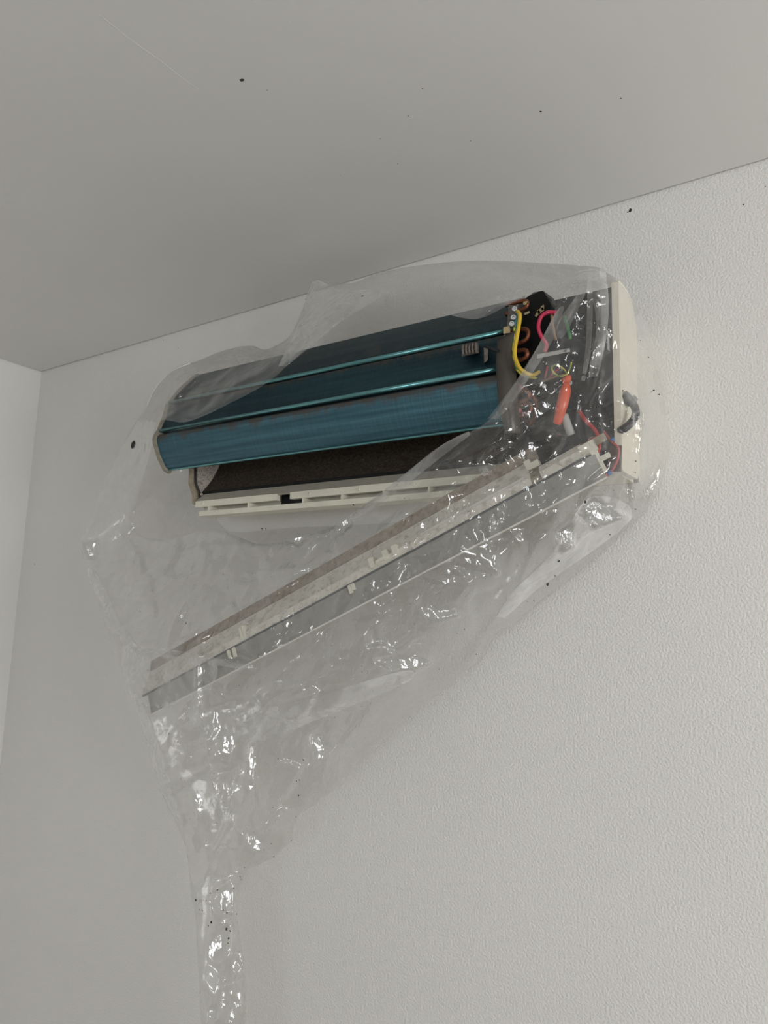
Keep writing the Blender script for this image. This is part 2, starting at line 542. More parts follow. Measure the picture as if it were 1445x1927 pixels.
struct(from_bm('wall_front', bm, M['wall_smooth']), 'white wall behind the viewer with an added window opening', 'wall')
bm = bmesh.new(); wbox(bm, (ROOM_L - T, ROOM_F - T, -0.1), (ROOM_R + T, T, 0))
struct(from_bm('floor', bm, M['floor']), 'plain brown-grey floor of the room', 'floor')
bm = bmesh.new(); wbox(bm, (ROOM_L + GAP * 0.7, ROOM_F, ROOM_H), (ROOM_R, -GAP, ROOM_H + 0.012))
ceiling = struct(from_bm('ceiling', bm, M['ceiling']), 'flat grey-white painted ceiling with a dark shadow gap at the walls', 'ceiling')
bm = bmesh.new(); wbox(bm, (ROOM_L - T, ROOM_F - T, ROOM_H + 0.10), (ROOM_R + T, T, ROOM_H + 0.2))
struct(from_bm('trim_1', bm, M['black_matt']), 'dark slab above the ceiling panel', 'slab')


def window(name, ax, rect, pos, label):
    a0, a1, z0, z1 = rect
    def pt(a, t, z):
        return (pos + t, a, z) if ax == 'x' else (a, pos - t, z)
    bm = bmesh.new()
    fw = 0.05
    bars = [(a0, a0 + fw, z0, z1), (a1 - fw, a1, z0, z1), (a0, a1, z0, z0 + fw), (a0, a1, z1 - fw, z1), ((a0 + a1) / 2 - 0.03, (a0 + a1) / 2 + 0.03, z0, z1)]
    for b0, b1, c0, c1 in bars:
        p, q = pt(b0, 0.02, c0), pt(b1, 0.07, c1)
        wbox(bm, tuple(min(u, v) for u, v in zip(p, q)), tuple(max(u, v) for u, v in zip(p, q)))
    return struct(from_bm(name, bm, M['frame']), label, 'window')


window('window_1', 'x', WIN1, ROOM_R, 'white framed window in the side wall, out of view')
window('added_window', 'y', ADDED_WIN, ROOM_F, 'white framed window added behind the viewer for fill light')


def specks(name, pts, size, mat, parent, nrm):
    """small raised flecks of grime lying on a surface; pts = (point, scale)"""
    bm = bmesh.new()
    nrm = Vector(nrm).normalized()
    u = nrm.orthogonal().normalized(); v = nrm.cross(u)
    r = random.Random(len(pts) * 13 + 5)
    for p, s in pts:
        p = Vector(p)
        k, st, ph = 6, r.uniform(0.8, 1.9), r.uniform(0, 6.28)
        ring = []
        for i in range(k):
            a = 2 * math.pi * i / k
            rr = size * s * r.uniform(0.6, 1.25)
            x, y = math.cos(a) * rr * st, math.sin(a) * rr
            ring.append(bm.verts.new(p + u * (x * math.cos(ph) - y * math.sin(ph)) + v * (x * math.sin(ph) + y * math.cos(ph))))
        top = bm.verts.new(p + nrm * size * s * 0.5)
        for i in range(k):
            bm.faces.new([ring[i], ring[(i + 1) % k], top])
        bm.faces.new(ring[::-1])
    me = bpy.data.meshes.new(name)
    bm.to_mesh(me); bm.free()
    o = link(name, me, mat, parent)
    o['kind'] = 'stuff'
    return o


def on_ceiling(px, py):
    v = rays(px, py)
    t = (ROOM_H - CZ) / v[2]
    return Vector((CAMPOS + v * t).tolist())


specks('ceiling_specks', [(on_ceiling(x, y), s) for x, y, s in
       [(455, 151, 1.6), (768, 218, .8), (1017, 210, 1.1), (1168, 185, .6), (716, 261, .5), (748, 308, .5), (886, 265, .6), (503, 170, .6), (795, 167, .5), (640, 330, .4)]],
       0.0018, M['dirt'], ceiling, (0, 0, -1))
specks('plaster_drops', [(on_ceiling(x, y), s) for x, y, s in
       [(585, 358, 1), (609, 350, .8), (498, 393, .9), (672, 393, .8), (629, 507, 1), (492, 495, 1), (810, 300, .7), (545, 42, .6), (676, 520, .9), (690, 452, .7), (700, 360, .6)]],
       0.0016, M['frame'], ceiling, (0, 0, -1))
tube('paint_scratch', [on_ceiling(x, y) for x, y in ((188, 28), (240, 70), (300, 113), (345, 148), (372, 166))], 0.00025, M['ceiling'], ceiling, seg=6)
specks('wall_specks', [(PV(x, y, 0.0002), s) for x, y, s in
       [(1186, 396, 1.6), (1181, 399, .8), (1399, 385, .8), (335, 655, .6), (307, 640, .7), (187, 672, .6), (1440, 351, .6), (62, 735, .0001), (65, 1062, .6), (1040, 430, .4)]],
       0.0018, M['dirt'], wall_back, (0, -1, 0))

# ------------------------------------------------------------------ air conditioner
AC = thing('air_conditioner', W(-0.75, 0.0, 0.22), 'stripped wall air conditioner with blue-green coil and exposed wiring', 'air conditioner')
XL, XR = -1.229, -0.267          # ends of the case
box_part('back_chassis', -1.205, -0.292, 0.0, 0.062, 0.238, 0.488, M['cream'], AC, bevel=0.006)


def zat(px, py, d):
    return P(px, py, d)[2] - CZ


side_prof = [(0.2, zat(1171, 885, .2) + .004), (0.196, zat(1171, 885, .2)), (0.169, 0.2165), (0.115, 0.219), (0.102, 0.232),
             (0.1005, 0.30), (0.1008, zat(1200, 720, .1008)), (0.1026, zat(1197, 620, .1026)), (0.110, zat(1194, 592, .110)), (0.1216, zat(1190, 570, .1216)),
             (0.145, zat(1181, 551, .145)), (0.172, zat(1172, 537, .172)), (0.196, zat(1164, 528, .196)), (0.2, zat(1162, 530, .2))]
extrude_x('side_panel', side_prof, XR - 0.010, XR, M['cream'], AC, bevel=0.0012)
box_part('bottom_panel', -0.455, XR - 0.010, 0.10, 0.199, 0.2165, 0.2225, M['cream'], AC)
box_part('side_wall', XR - 0.045, XR - 0.010, 0.06, 0.105, 0.235, 0.488, M['cream'], AC)
# black lining of the electrics bay, left open to the front
bm = bmesh.new()
box_d(bm, -0.452, XR - 0.011, 0.063, 0.085, 0.2235, 0.497)
from_bm('bay_lining', bm, M['black_matt'], AC)
bm = bmesh.new()
scr = ((974, 572), (1004, 550), (1022, 547), (1042, 562), (1046, 700), (1020, 810), (975, 830), (970, 700))
va = [bm.verts.new(PV(x, y, .150)) for x, y in scr]; vb = [bm.verts.new(PV(x, y, .155)) for x, y in scr]
bm.faces.new(va); bm.faces.new(vb[::-1])
for i in range(8):
    bm.faces.new([va[i], va[(i + 1) % 8], vb[(i + 1) % 8], vb[i]])
from_bm('bay_screen', bm, M['black_matt'], AC)
# black control box, its lid turned to the room
bm = bmesh.new()
zt, zb = 0.495, 0.226
box_d(bm, -0.372, XR - 0.0105, 0.112, 0.196, zb, zt)
box = from_bm('control_box', bm, M['black'], AC, bevel=0.004)
# raised ribs and folds on the lid
box_part('lid_rib', -0.300, -0.296, 0.196, 0.1995, zb + .004, zt - .004, M['black'], box)
box_part('lid_rib', -0.348, -0.303, 0.196, 0.1985, 0.388, 0.392, M['black'], box)
box_part('terminal_block', -0.345, -0.312, 0.196, 0.203, 0.315, 0.334, M['black'], box)
bm = bmesh.new()
hexa(bm, [PV(*p) for p in ((1148, 838, .197), (1170, 838, .197), (1169, 888, .197), (1140, 888, .197), (1148, 838, .2005), (1170, 838, .2005), (1169, 888, .2005), (1140, 888, .2005))])
from_bm('circuit_board', bm, M['maroon'], AC)
box_part('top_bridge', -0.46, XR - 0.010, 0.07, 0.135, 0.4885, 0.4965, M['black'], AC)

# coil: three finned slabs, bent over the fan
XC0, XC1 = -1.222, -0.437
T_C = 0.022


def slab(name, prof_front, mat, x0=XC0, x1=XC1, t=T_C):
    """finned slab: front profile of (d, z) from bottom to top, given a thickness towards the wall"""
    pts = prof_front
    back = []
    for i, (d, z) in enumerate(pts):
        a, b = pts[max(i - 1, 0)], pts[min(i + 1, len(pts) - 1)]
        tx, tz = b[0] - a[0], b[1] - a[1]
        l = math.hypot(tx, tz)
        back.append((d - t * tz / l, z + t * tx / l))
    return extrude_x(name, pts + back[::-1], x0, x1, mat, AC)


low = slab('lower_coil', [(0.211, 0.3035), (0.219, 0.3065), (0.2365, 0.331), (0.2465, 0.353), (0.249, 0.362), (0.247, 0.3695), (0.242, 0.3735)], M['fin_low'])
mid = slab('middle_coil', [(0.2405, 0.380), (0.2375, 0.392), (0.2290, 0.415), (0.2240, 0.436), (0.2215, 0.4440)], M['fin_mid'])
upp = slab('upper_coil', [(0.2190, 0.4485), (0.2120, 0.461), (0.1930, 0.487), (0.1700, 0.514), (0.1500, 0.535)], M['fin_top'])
# bare shining lips where the slabs meet
for nm, d, z, par in (('fin_lip', 0.2412, 0.3822, mid), ('fin_lip', 0.2208, 0.4500, upp)):
    tube(nm, [W(XC0 - .001, d, z), W((XC0 + XC1) / 2, d, z), W(XC1 + .001, d, z)], 0.0042, M['fin_edge'], par, seg=14, curve=False)
box_part('drip_edge', XC0, XC1, 0.2085, 0.2135, 0.3005, 0.3035, M['fin_edge'], low, bevel=0.0008)
# bent fin ends standing out from the slab face
bm = bmesh.new()
for k in range(46):
    x = rng.uniform(XC0 + .01, XC1 - .02)
    u = rng.random()
    z = 0.3085 + 0.012 * u * u if rng.random() < .7 else 0.352 + rng.uniform(0, .012)
    d = np.interp(z, [0.3065, 0.331, 0.353, 0.362, .37], [0.219, 0.2365, 0.2465, 0.249, .247])
    box_d(bm, x, x + 0.0005, d - .001, d + 0.0009, z, z + rng.uniform(.002, .007))
o = from_bm('bent_fins', bm, M['fin_edge'], low); o['kind'] = 'stuff'
# pressed end plates of the coil
ep = [(0.205, 0.2965), (0.219, 0.3005), (0.238, 0.327), (0.2495, 0.352), (0.2525, 0.3625), (0.2495, 0.374), (0.2425, 0.3855), (0.232, 0.416), (0.2255, 0.446), (0.196, 0.489), (0.172, 0.516), (0.150, 0.5385), (0.132, 0.523), (0.175, 0.47), (0.199, 0.44), (0.212, 0.40), (0.222, 0.37), (0.213, 0.34), (0.196, 0.318)]
extrude_x('end_plate', ep, XC0 - 0.010, XC0, M['tan_cap'], AC, bevel=0.0008)
ep2 = [(d - 0.001, z) for d, z in ep]
extrude_x('end_plate', ep2, XC1, XC1 + 0.003, M['steel'], AC)
# smoky guard at the pipe end of the coil
gb = bmesh.new()
gl = [(935, 640, .236), (934, 690, .252), (936, 735, .258), (945, 790, .256), (952, 815, .25)]
gr = [(968, 622, .232), (962, 662, .236), (970, 690, .24), (973, 735, .242), (978, 790, .24), (980, 815, .236)]
ca, cb = catmull([PV(*p) for p in gl], 5), catmull([PV(*p) for p in gr], 4)
va = [gb.verts.new(p) for p in ca]; vb = [gb.verts.new(p) for p in cb]
for i in range(len(va) - 1):
    gb.faces.new([va[i], va[i + 1], vb[i + 1], vb[i]])
for f in list(gb.faces):
    f.smooth = True
o = from_bm('pipe_guard', gb, M['guard'], AC, smooth=True)
md = o.modifiers.new('thickness', 'SOLIDIFY'); md.thickness = 0.0025; md.offset = -1
# copper bends at the coil end
for (x, y, d, r) in ((984, 575, .19, 9), (982, 632, .205, 13), (984, 668, .21, 9), (986, 745, .21, 10), (990, 770, .205, 10)):
    c = PV(x, y, d)
    r = r * 0.00085
    pts = [c + Vector((-0.030, 0, r)), c + Vector((-0.004, -0.001, r)), c + Vector((r * .75, -0.002, r * .7)), c + Vector((r * 1.1, -0.003, 0)), c + Vector((r * .75, -0.002, -r * .7)), c + Vector((-0.004, -0.001, -r)), c + Vector((-0.030, 0, -r))]
    tube('copper_bend', pts, 0.0036, M['copper'], AC, seg=10)
wire('copper_pipe', [(985, 600, .15), (990, 660, .15), (1000, 740, .15), (985, 800, .15)], 0.005, M['copper'], AC)
wire('copper_pipe', [(965, 720, .20), (990, 735, .19), (1010, 760, .18), (1000, 800, .17)], 0.004, M['copper'], AC)
for (x, y, d) in ((968, 582, .226), (966, 598, .230), (963, 610, .232)):
    disc('screw', PV(x, y, d), (0.45, -1, -.2), 0.0046, 0.004, M['steel'], AC)
bm = bmesh.new()
hexa(bm, [PV(*p) for p in ((957, 574, .217), (972, 574, .217), (968, 622, .217), (953, 622, .217), (957, 574, .224), (972, 574, .224), (968, 622, .226), (953, 622, .226))])
from_bm('end_bracket', bm, M['sensor'], AC)
bm = bmesh.new()
hexa(bm, [PV(*p) for p in ((947, 616, .226), (959, 613, .226), (960, 626, .226), (947, 628, .226), (947, 616, .2335), (959, 613, .2335), (960, 626, .2335), (947, 628, .2335))])
from_bm('lip_end_cap', bm, M['beige'], AC)
# ribbed sensor clip and dark bracket on the middle slab
bm = bmesh.new()
hexa(bm, [PV(*p) for p in ((868, 651, .229), (900, 645, .229), (901, 664, .236), (869, 671, .238), (868, 651, .244), (900, 645, .244), (901, 664, .248), (869, 671, .25))])
sc = from_bm('sensor_clip', bm, M['sensor'], AC, bevel=0.003)
for k in range(5):
    x = 872 + k * 6
    wire('clip_rib', [(x, 650 - k, .2465), (x - 1, 658 - k, .2500), (x, 667 - k, .2520)], 0.0021, M['sensor'], sc, seg=8)
bm = bmesh.new()
hexa(bm, [PV(*p) for p in ((910, 652, .230), (918, 656, .230), (918, 678, .236), (911, 683, .236), (910, 652, .247), (918, 656, .247), (918, 678, .249), (911, 683, .249))])
br = from_bm('sensor_bracket', bm, M['sensor'], AC, bevel=0.001)
wire('bracket_arm', [(912, 652, .246), (925, 657, .244), (938, 662, .242)], 0.0028, M['black'], br, seg=8)

# outlet below the coil
XO = -1.195
sc_prof = [(0.066, 0.385), (0.077, 0.362), (0.0900, 0.3395), (0.0975, 0.3216), (0.1115, 0.297), (0.1270, 0.277), (0.1374, 0.2655)]
outer = [(d - 0.005, z - 0.004) for d, z in sc_prof]
extrude_x('outlet_scroll', sc_prof + outer[::-1], XO, -0.452, M['foam'], AC, smooth=False)
# dust-speckled end of the outlet
end = [(d, z) for d, z in sc_prof] + [(0.1405, 0.263), (0.1530, 0.281), (0.1565, 0.321), (0.1565, 0.340), (0.11, 0.385)]
extrude_x('outlet_end', end, XO - 0.005, XO, M['speckle'], AC)
extrude_x('end_frame', [(0.06, 0.226), (0.148, 0.238), (0.151, 0.258), (0.163, 0.280), (0.166, 0.345), (0.06, 0.345)], XO - 0.018, XO - 0.0055, M['tan'], AC, bevel=0.001)
wire('end_seal', [(368, 874, .1605), (368.5, 908, .158), (376, 928, .147), (376, 938, .146)], 0.0020, M['black'], AC, seg=8)
disc('boss', PV(379, 930, .146), (1, -.6, 0), 0.0030, 0.003, M['tan'], AC)
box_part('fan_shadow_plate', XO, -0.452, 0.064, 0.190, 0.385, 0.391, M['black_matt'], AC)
extrude_x('outlet_gap_dark', [(0.1376, 0.2655), (0.1390, 0.2640), (0.1390, 0.2560), (0.1300, 0.2560), (0.1300, 0.2620)], XO, -0.452, M['black_matt'], AC)  # black strip stands in for the dark gap between foam and ledge
# lower flange: sloping ledge, ivory rail in two lengths with a gap, ribs and a bottom strip
extrude_x('flange_ledge', [(0.1395, 0.2585), (0.1540, 0.2410), (0.1500, 0.2385), (0.1350, 0.2550)], XO, -0.452, M['grey_ivory'], AC)
xg0, xg1 = -0.9594, -0.9232
for a, b, nb in ((XO, xg0, 1), (xg1, -0.452, 4)):
    rail = box_part('flange_rail', a, b, 0.1440, 0.1550, 0.2275, 0.2410, M['ivory'], AC, bevel=0.0012)
    for k in range(nb + 1):
        x = a + (b - a) * (k + .33) / (nb + 1)
        box_part('rib', x, x + 0.004, 0.1285, 0.1540, 0.2180, 0.2275, M['ivory'], rail)
    for k in range(nb):
        x = a + (b - a) * (k + .42) / nb if nb > 1 else a + .024
        disc('boss', W(x, .1550, .2345), (0, -1, 0), 0.0036, 0.003, M['ivory'], rail)
box_part('flange_web', XO + 0.002, xg0 - .004, 0.118, 0.128, 0.2185, 0.2410, M['ivory'], AC)
box_part('flange_web', xg1 + .006, -0.452, 0.118, 0.128, 0.2185, 0.2410, M['ivory'], AC)
box_part('bottom_strip', XO + 0.012, -0.452, 0.118, 0.1535, 0.2078, 0.2182, M['ivory'], AC, bevel=0.001)
box_part('gap_dark_plate', xg0 - .008, xg1 + .014, 0.1285, 0.1300, 0.2185, 0.2440, M['black'], AC)  # black sheet put behind the rail gap as its shade

# wiring
wire('earth_wire', [(973, 586, .232), (978, 594, .24), (975, 620, .246), (969, 655, .25), (970, 675, .25), (980, 695, .247), (1000, 706, .235), (1014, 700, .21)], 0.0031, M['earth'], AC)
wire('earth_wire', [(970, 600, .226), (966, 640, .228), (966, 680, .235), (976, 700, .235), (990, 708, .225), (1010, 712, .20)], 0.0019, M['earth_thin'], AC)
wire('sensor_wire', [(970, 592, .226), (969, 608, .226), (967, 632, .222)], 0.003, M['teal_wire'], AC)
wire('power_wire', [(1046, 588, .20), (1030, 588, .215), (1018, 597, .218), (1013, 615, .218), (1018, 632, .214), (1028, 648, .205), (1025, 662, .20)], 0.0031, M['pink_wire'], AC)
wire('sensor_wire', [(1062, 596, .199), (1068, 615, .204), (1073, 638, .201)], 0.0026, M['green_wire'], AC)
wire('sensor_wire', [(1038, 593, .20), (1040, 612, .206), (1046, 640, .20)], 0.0022, M['brown_wire'], AC)
wire('earth_wire', [(1075, 682, .201), (1072, 694, .206), (1066, 705, .21), (1052, 708, .21), (1041, 700, .21), (1039, 691, .21), (1046, 687, .21), (1058, 692, .21), (1066, 703, .208), (1068, 712, .204)], 0.0013, M['earth_thin'], AC, seg=8)
for pts, m in (([(1025, 712, .2), (1028, 700, .203), (1030, 690, .199)], 'red_wire'), ([(1030, 716, .2), (1040, 703, .205), (1052, 694, .199)], 'red_wire'),
               ([(1020, 718, .2), (1040, 711, .204), (1062, 705, .199)], 'brown_wire'), ([(1034, 712, .2), (1046, 704, .204), (1056, 697, .199)], 'cable')):
    wire('lead_wire', pts, 0.0016, M[m], AC, seg=8)
wire('fuse_sleeve', [(1066, 724, .208), (1062, 745, .214), (1056, 768, .216), (1048, 798, .21)], 0.0085, M['orange'], AC, seg=14, radii=[.65, 1, 1, 1, .9, .75])
wire('sleeve_cap', [(1071, 708, .206), (1068, 714, .21), (1062, 718, .208)], 0.006, M['orange'], AC, seg=12, radii=[.5, 1, 1])
disc('screw', PV(1072, 721, .205), (.4, -1, -.2), 0.0038, 0.003, M['steel'], AC)
disc('screw', PV(1024, 727, .199), (.4, -1, -.2), 0.0036, 0.003, M['steel'], AC)
wire('sleeve', [(1062, 782, .206), (1070, 805, .208), (1075, 818, .204)], 0.006, M['strip'], AC, seg=10)
wire('fuse_sleeve', [(968, 790, .20), (972, 778, .203), (980, 772, .2)], 0.006, M['red_wire'], AC, seg=10)
wire('lead_wire', [(1090, 774, .201), (1102, 792, .21), (1118, 808, .214), (1127, 826, .218), (1126, 846, .222), (1121, 860, .225), (1118, 878, .225), (1121, 893, .222), (1132, 896, .215), (1146, 891, .206)], 0.0030, M['red_wire'], AC)
wire('lead_wire', [(1127, 822, .215), (1112, 826, .21), (1104, 838, .204), (1100, 842, .2)], 0.0018, M['red_wire'], AC, seg=8)
wire('tape', [(1123, 853, .2245), (1120, 863, .2255)], 0.0037, M['blue'], AC, curve=False)
wire('tape', [(1142, 893, .2085), (1150, 888, .2065)], 0.0036, M['blue'], AC, curve=False)
wire('lead_wire', [(1136, 812, .2), (1150, 830, .207), (1164, 845, .205), (1160, 870, .204), (1150, 888, .205)], 0.0017, M['red_wire'], AC, seg=8)
wire('tape', [(1149, 829, .206), (1156, 826, .206)], 0.003, M['blue'], AC, curve=False)
bm = bmesh.new()
hexa(bm, [PV(*p) for p in ((1010, 667, .198), (1072, 655, .198), (1073, 662, .198), (1010, 675, .198), (1010, 667, .2005), (1072, 655, .2005), (1073, 662, .2005), (1010, 675, .2005))])
ms = from_bm('metal_strip', bm, M['strip'], AC)
disc('screw', PV(1065, 660, .2005), (0, -1, 0), 0.0022, 0.0015, M['steel'], ms)
bm = bmesh.new()
hexa(bm, [PV(*p) for p in ((1141, 620, .1965), (1146, 624, .1965), (1147, 661, .1965), (1143, 657, .1965), (1141, 620, .1995), (1146, 624, .1995), (1147, 661, .1995), (1143, 657, .1995))])
from_bm('label_strip', bm, M['strip'], AC)
for (x, y) in ((1158, 563), (1160, 640), (1136, 560)):
    disc('screw', PV(x, y, .196), (0, -1, 0), 0.0024, 0.002, M['steel'], AC)
# beige cable clip in the bay
bm = bmesh.new()
for quad in (((1006, 594), (1013, 583), (1017, 587), (1009, 597)), ((1010, 584), (1021, 578), (1024, 584), (1013, 592)), ((1017, 577), (1023, 573), (1024, 580), (1020, 585))):
    hexa(bm, [PV(x, y, .175) for x, y in quad] + [PV(x, y, .181) for x, y in quad])
from_bm('cable_clip', bm, M['beige'], AC)
bm = bmesh.new()
for quad in (((984, 568), (993, 566), (990, 573), (985, 574)), ((986, 589), (996, 585), (997, 589), (987, 593))):
    hexa(bm, [PV(x, y, .198) for x, y in quad] + [PV(x, y, .202) for x, y in quad])
from_bm('pipe_clip', bm, M['beige'], AC)
# black cable looping over the end of the case
wire('power_cable', [(1160, 812, .185), (1172, 808, .20), (1184, 799, .195), (1194, 786, .185), (1196, 772, .175), (1190, 758, .172), (1184, 753, .175)], 0.0058, M['cable'], AC, seg=12)
pb = wire('cable_plug', [(1187, 757, .176), (1179, 748, .182), (1172, 742, .186)], 0.0078, M['cable'], AC, seg=6, curve=False)
wire('plug_collar', [(1190, 757, .174), (1186, 752, .178)], 0.0092, M['cable'], AC, seg=8, curve=False)

# ------------------------------------------------------------------ fallen drain pan
A = PV(1100, 860, .245)
B = PV(268, 1309, .300)
PAN = thing('drain_pan', ((A + B) / 2)[:], 'long grimy white drain pan hanging aslant inside the clear bag', 'drain pan')
td = (B - A).normalized()
fr = Vector((0, -1, 0)); fr = (fr - td * fr.dot(td)).normalized()     # towards the room
upv = td.cross(fr).normalized()
if upv.z < 0:
    upv = -upv


def pan_pt(s, f, u):
    """s along the pan (0 = end at the case, 1 = hanging end), f towards the room, u up"""
    return A + (B - A) * s + fr * f + upv * u


def pan_extrude(name, prof, s0, s1, mat, parent=PAN, bevel=0.0):
    bm = bmesh.new()
    a = [bm.verts.new(pan_pt(s0, f, u)) for f, u in prof]
    b = [bm.verts.new(pan_pt(s1, f, u)) for f, u in prof]
    n = len(prof)
    for i in range(n):
        bm.faces.new([a[i], a[(i + 1) % n], b[(i + 1) % n], b[i]])
    bm.faces.new(a); bm.faces.new(b[::-1])
    return from_bm(name, bm, mat, parent, bevel=bevel)


pan_extrude('channel', [(0.0, 0.0), (-0.003, 0.014), (-0.010, 0.0165), (-0.013, 0.022), (-0.030, 0.0465), (-0.033, 0.044), (-0.017, 0.018), (-0.014, 0.008), (-0.006, -0.003)], 0.09, 1.0, M['pan'])
pan_extrude('channel_end', [(0.0, 0.0), (-0.004, 0.014), (-0.016, 0.026), (-0.020, 0.020), (-0.010, -0.003)], 0.0, 0.072, M['pan'])
pan_extrude('channel_step', [(-0.004, 0.003), (-0.008, 0.012), (-0.030, 0.032), (-0.032, 0.028)], 0.072, 0.09, M['tan'])
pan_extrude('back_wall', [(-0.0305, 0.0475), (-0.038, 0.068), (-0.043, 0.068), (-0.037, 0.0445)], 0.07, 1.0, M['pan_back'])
pan_extrude('inner_rail', [(-0.0095, 0.0165), (-0.0085, 0.0205), (-0.0115, 0.0215), (-0.0125, 0.0180)], 0.10, 0.30, M['white_edge'])
pan_extrude('front_lip', [(0.0005, 0.0005), (0.0022, -0.0018), (-0.001, -0.0028), (-0.0015, 0.0)], 0.0, 1.0, M['pan_edge'])
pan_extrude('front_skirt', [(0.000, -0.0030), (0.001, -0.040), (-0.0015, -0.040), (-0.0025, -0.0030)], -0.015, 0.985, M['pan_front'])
pan_extrude('skirt_edge', [(0.0015, -0.0400), (0.0018, -0.0418), (-0.0018, -0.0418), (-0.0018, -0.0400)], -0.016, 0.985, M['white_edge'])
# clips and pegs
def pan_box(name, s0, s1, f0, f1, u0, u1, mat, parent=PAN, bevel=0.0008):
    bm = bmesh.new()
    hexa(bm, [pan_pt(s0, f0, u0), pan_pt(s0, f1, u0), pan_pt(s0, f1, u1), pan_pt(s0, f0, u1), pan_pt(s1, f0, u0), pan_pt(s1, f1, u0), pan_pt(s1, f1, u1), pan_pt(s1, f0, u1)])
    return from_bm(name, bm, mat, parent, bevel=bevel)


pan_box('clip', 0.082, 0.092, -0.040, -0.020, 0.030, 0.046, M['ivory'])
pan_box('clip', 0.070, 0.082, -0.034, -0.022, 0.030, 0.040, M['ivory'])
pan_box('end_tab', -0.022, 0.004, -0.012, -0.006, 0.004, 0.020, M['ivory'])
pan_box('end_tab', -0.040, -0.022, -0.010, -0.005, 0.010, 0.020, M['tan'])
pan_box('end_hook', -0.020, -0.010, -0.006, 0.000, -0.032, 0.004, M['ivory'])
pan_box('end_hook', -0.034, -0.018, -0.006, 0.000, -0.016, -0.010, M['ivory'])
for s in (0.345, 0.365, 0.395):
    pan_box('hook', s, s + 0.010, -0.012, 0.001, 0.006, 0.022, M['ivory'])
pan_box('hook', 0.372, 0.392, -0.012, 0.002, 0.008, 0.013, M['ivory'])
for s in (0.705, 0.712):
    pan_box('peg', s, s + 0.006, -0.014, -0.001, 0.004, 0.026, M['ivory'])
for s, l in ((0.445, .010), (0.452, .013), (0.735, .016), (0.748, .013)):
    pan_box('skirt_tab', s, s + 0.006, 0.001, 0.005, -0.004 - l, -0.003, M['ivory'])

# ------------------------------------------------------------------ clear plastic bag
OUT = [(273, 770, .20), (300, 720, .195), (335, 690, .19), (370, 680, .185), (420, 660, .18), (470, 650, .175), (495, 658, .175), (515, 652, .175), (545, 632, .17), (570, 580, .155), (590, 530, .145),
       (610, 527, .14), (660, 533, .135), (720, 512, .13), (800, 498, .13), (880, 491, .13), (960, 492, .135), (1040, 496, .15), (1090, 500, .17), (1125, 503, .19), (1145, 515, .20), (1162, 527, .206),
       (1190, 565, .135), (1210, 600, .085), (1228, 640, .05), (1236, 665, .035), (1240, 695, .028), (1247, 720, .02), (1252, 760, .014), (1257, 830, .010), (1250, 880, .010), (1235, 930, .012), (1210, 965, .015),
       (1190, 985, .02), (1130, 1040, .03), (1070, 1090, .04), (1010, 1135, .05), (960, 1180, .06), (925, 1200, .07), (890, 1250, .08), (820, 1310, .09), (760, 1355, .10), (700, 1410, .11), (660, 1450, .12),
       (640, 1480, .13), (600, 1508, .14), (560, 1535, .15), (553, 1560, .155), (550, 1582, .16), (515, 1613, .17), (470, 1635, .18), (458, 1660, .185), (450, 1690, .19), (445, 1725, .195), (455, 1780, .2),
       (460, 1815, .2), (463, 1850, .2), (464, 1927, .2), (466, 2060, .2), (462, 2300, .2), (388, 2300, .2), (380, 2060, .2), (378, 1927, .2), (375, 1850, .2), (370, 1780, .2), (367, 1720, .2), (360, 1690, .205), (356, 1640, .22), (352, 1600, .24), (340, 1570, .25),
       (305, 1495, .27), (280, 1420, .29), (265, 1360, .30), (245, 1310, .305), (235, 1280, .30), (218, 1240, .285), (205, 1190, .26), (180, 1120, .21), (163, 1080, .18), (155, 1045, .165), (150, 1020, .16), (175, 960, .165), (200, 900, .175),
       (230, 840, .19), (255, 795, .20)]
HOLE = [(1020, 545, .212), (1038, 575, .214), (1043, 590, .216), (1010, 655, .245), (985, 700, .268), (960, 735, .282), (930, 780, .286), (900, 805, .285), (865, 820, .284), (830, 838, .284), (790, 870, .284), (745, 905, .284), (715, 930, .282),
        (680, 955, .280), (640, 985, .275), (560, 1012, .26), (490, 1024, .245), (440, 1006, .23), (400, 995, .22), (330, 1012, .20), (275, 1012, .19), (250, 985, .19), (262, 925, .205), (283, 850, .265), (297, 793, .268), (345, 795, .268), (390, 780, .268),
        (420, 765, .266), (470, 740, .258), (510, 715, .250), (560, 670, .235), (600, 635, .22), (640, 605, .205), (680, 570, .185), (720, 548, .17), (750, 556, .175), (800, 575, .19), (840, 590, .205), (870, 598, .212), (900, 600, .22),
        (930, 580, .222), (955, 573, .222), (985, 557, .215), (1010, 545, .212)]
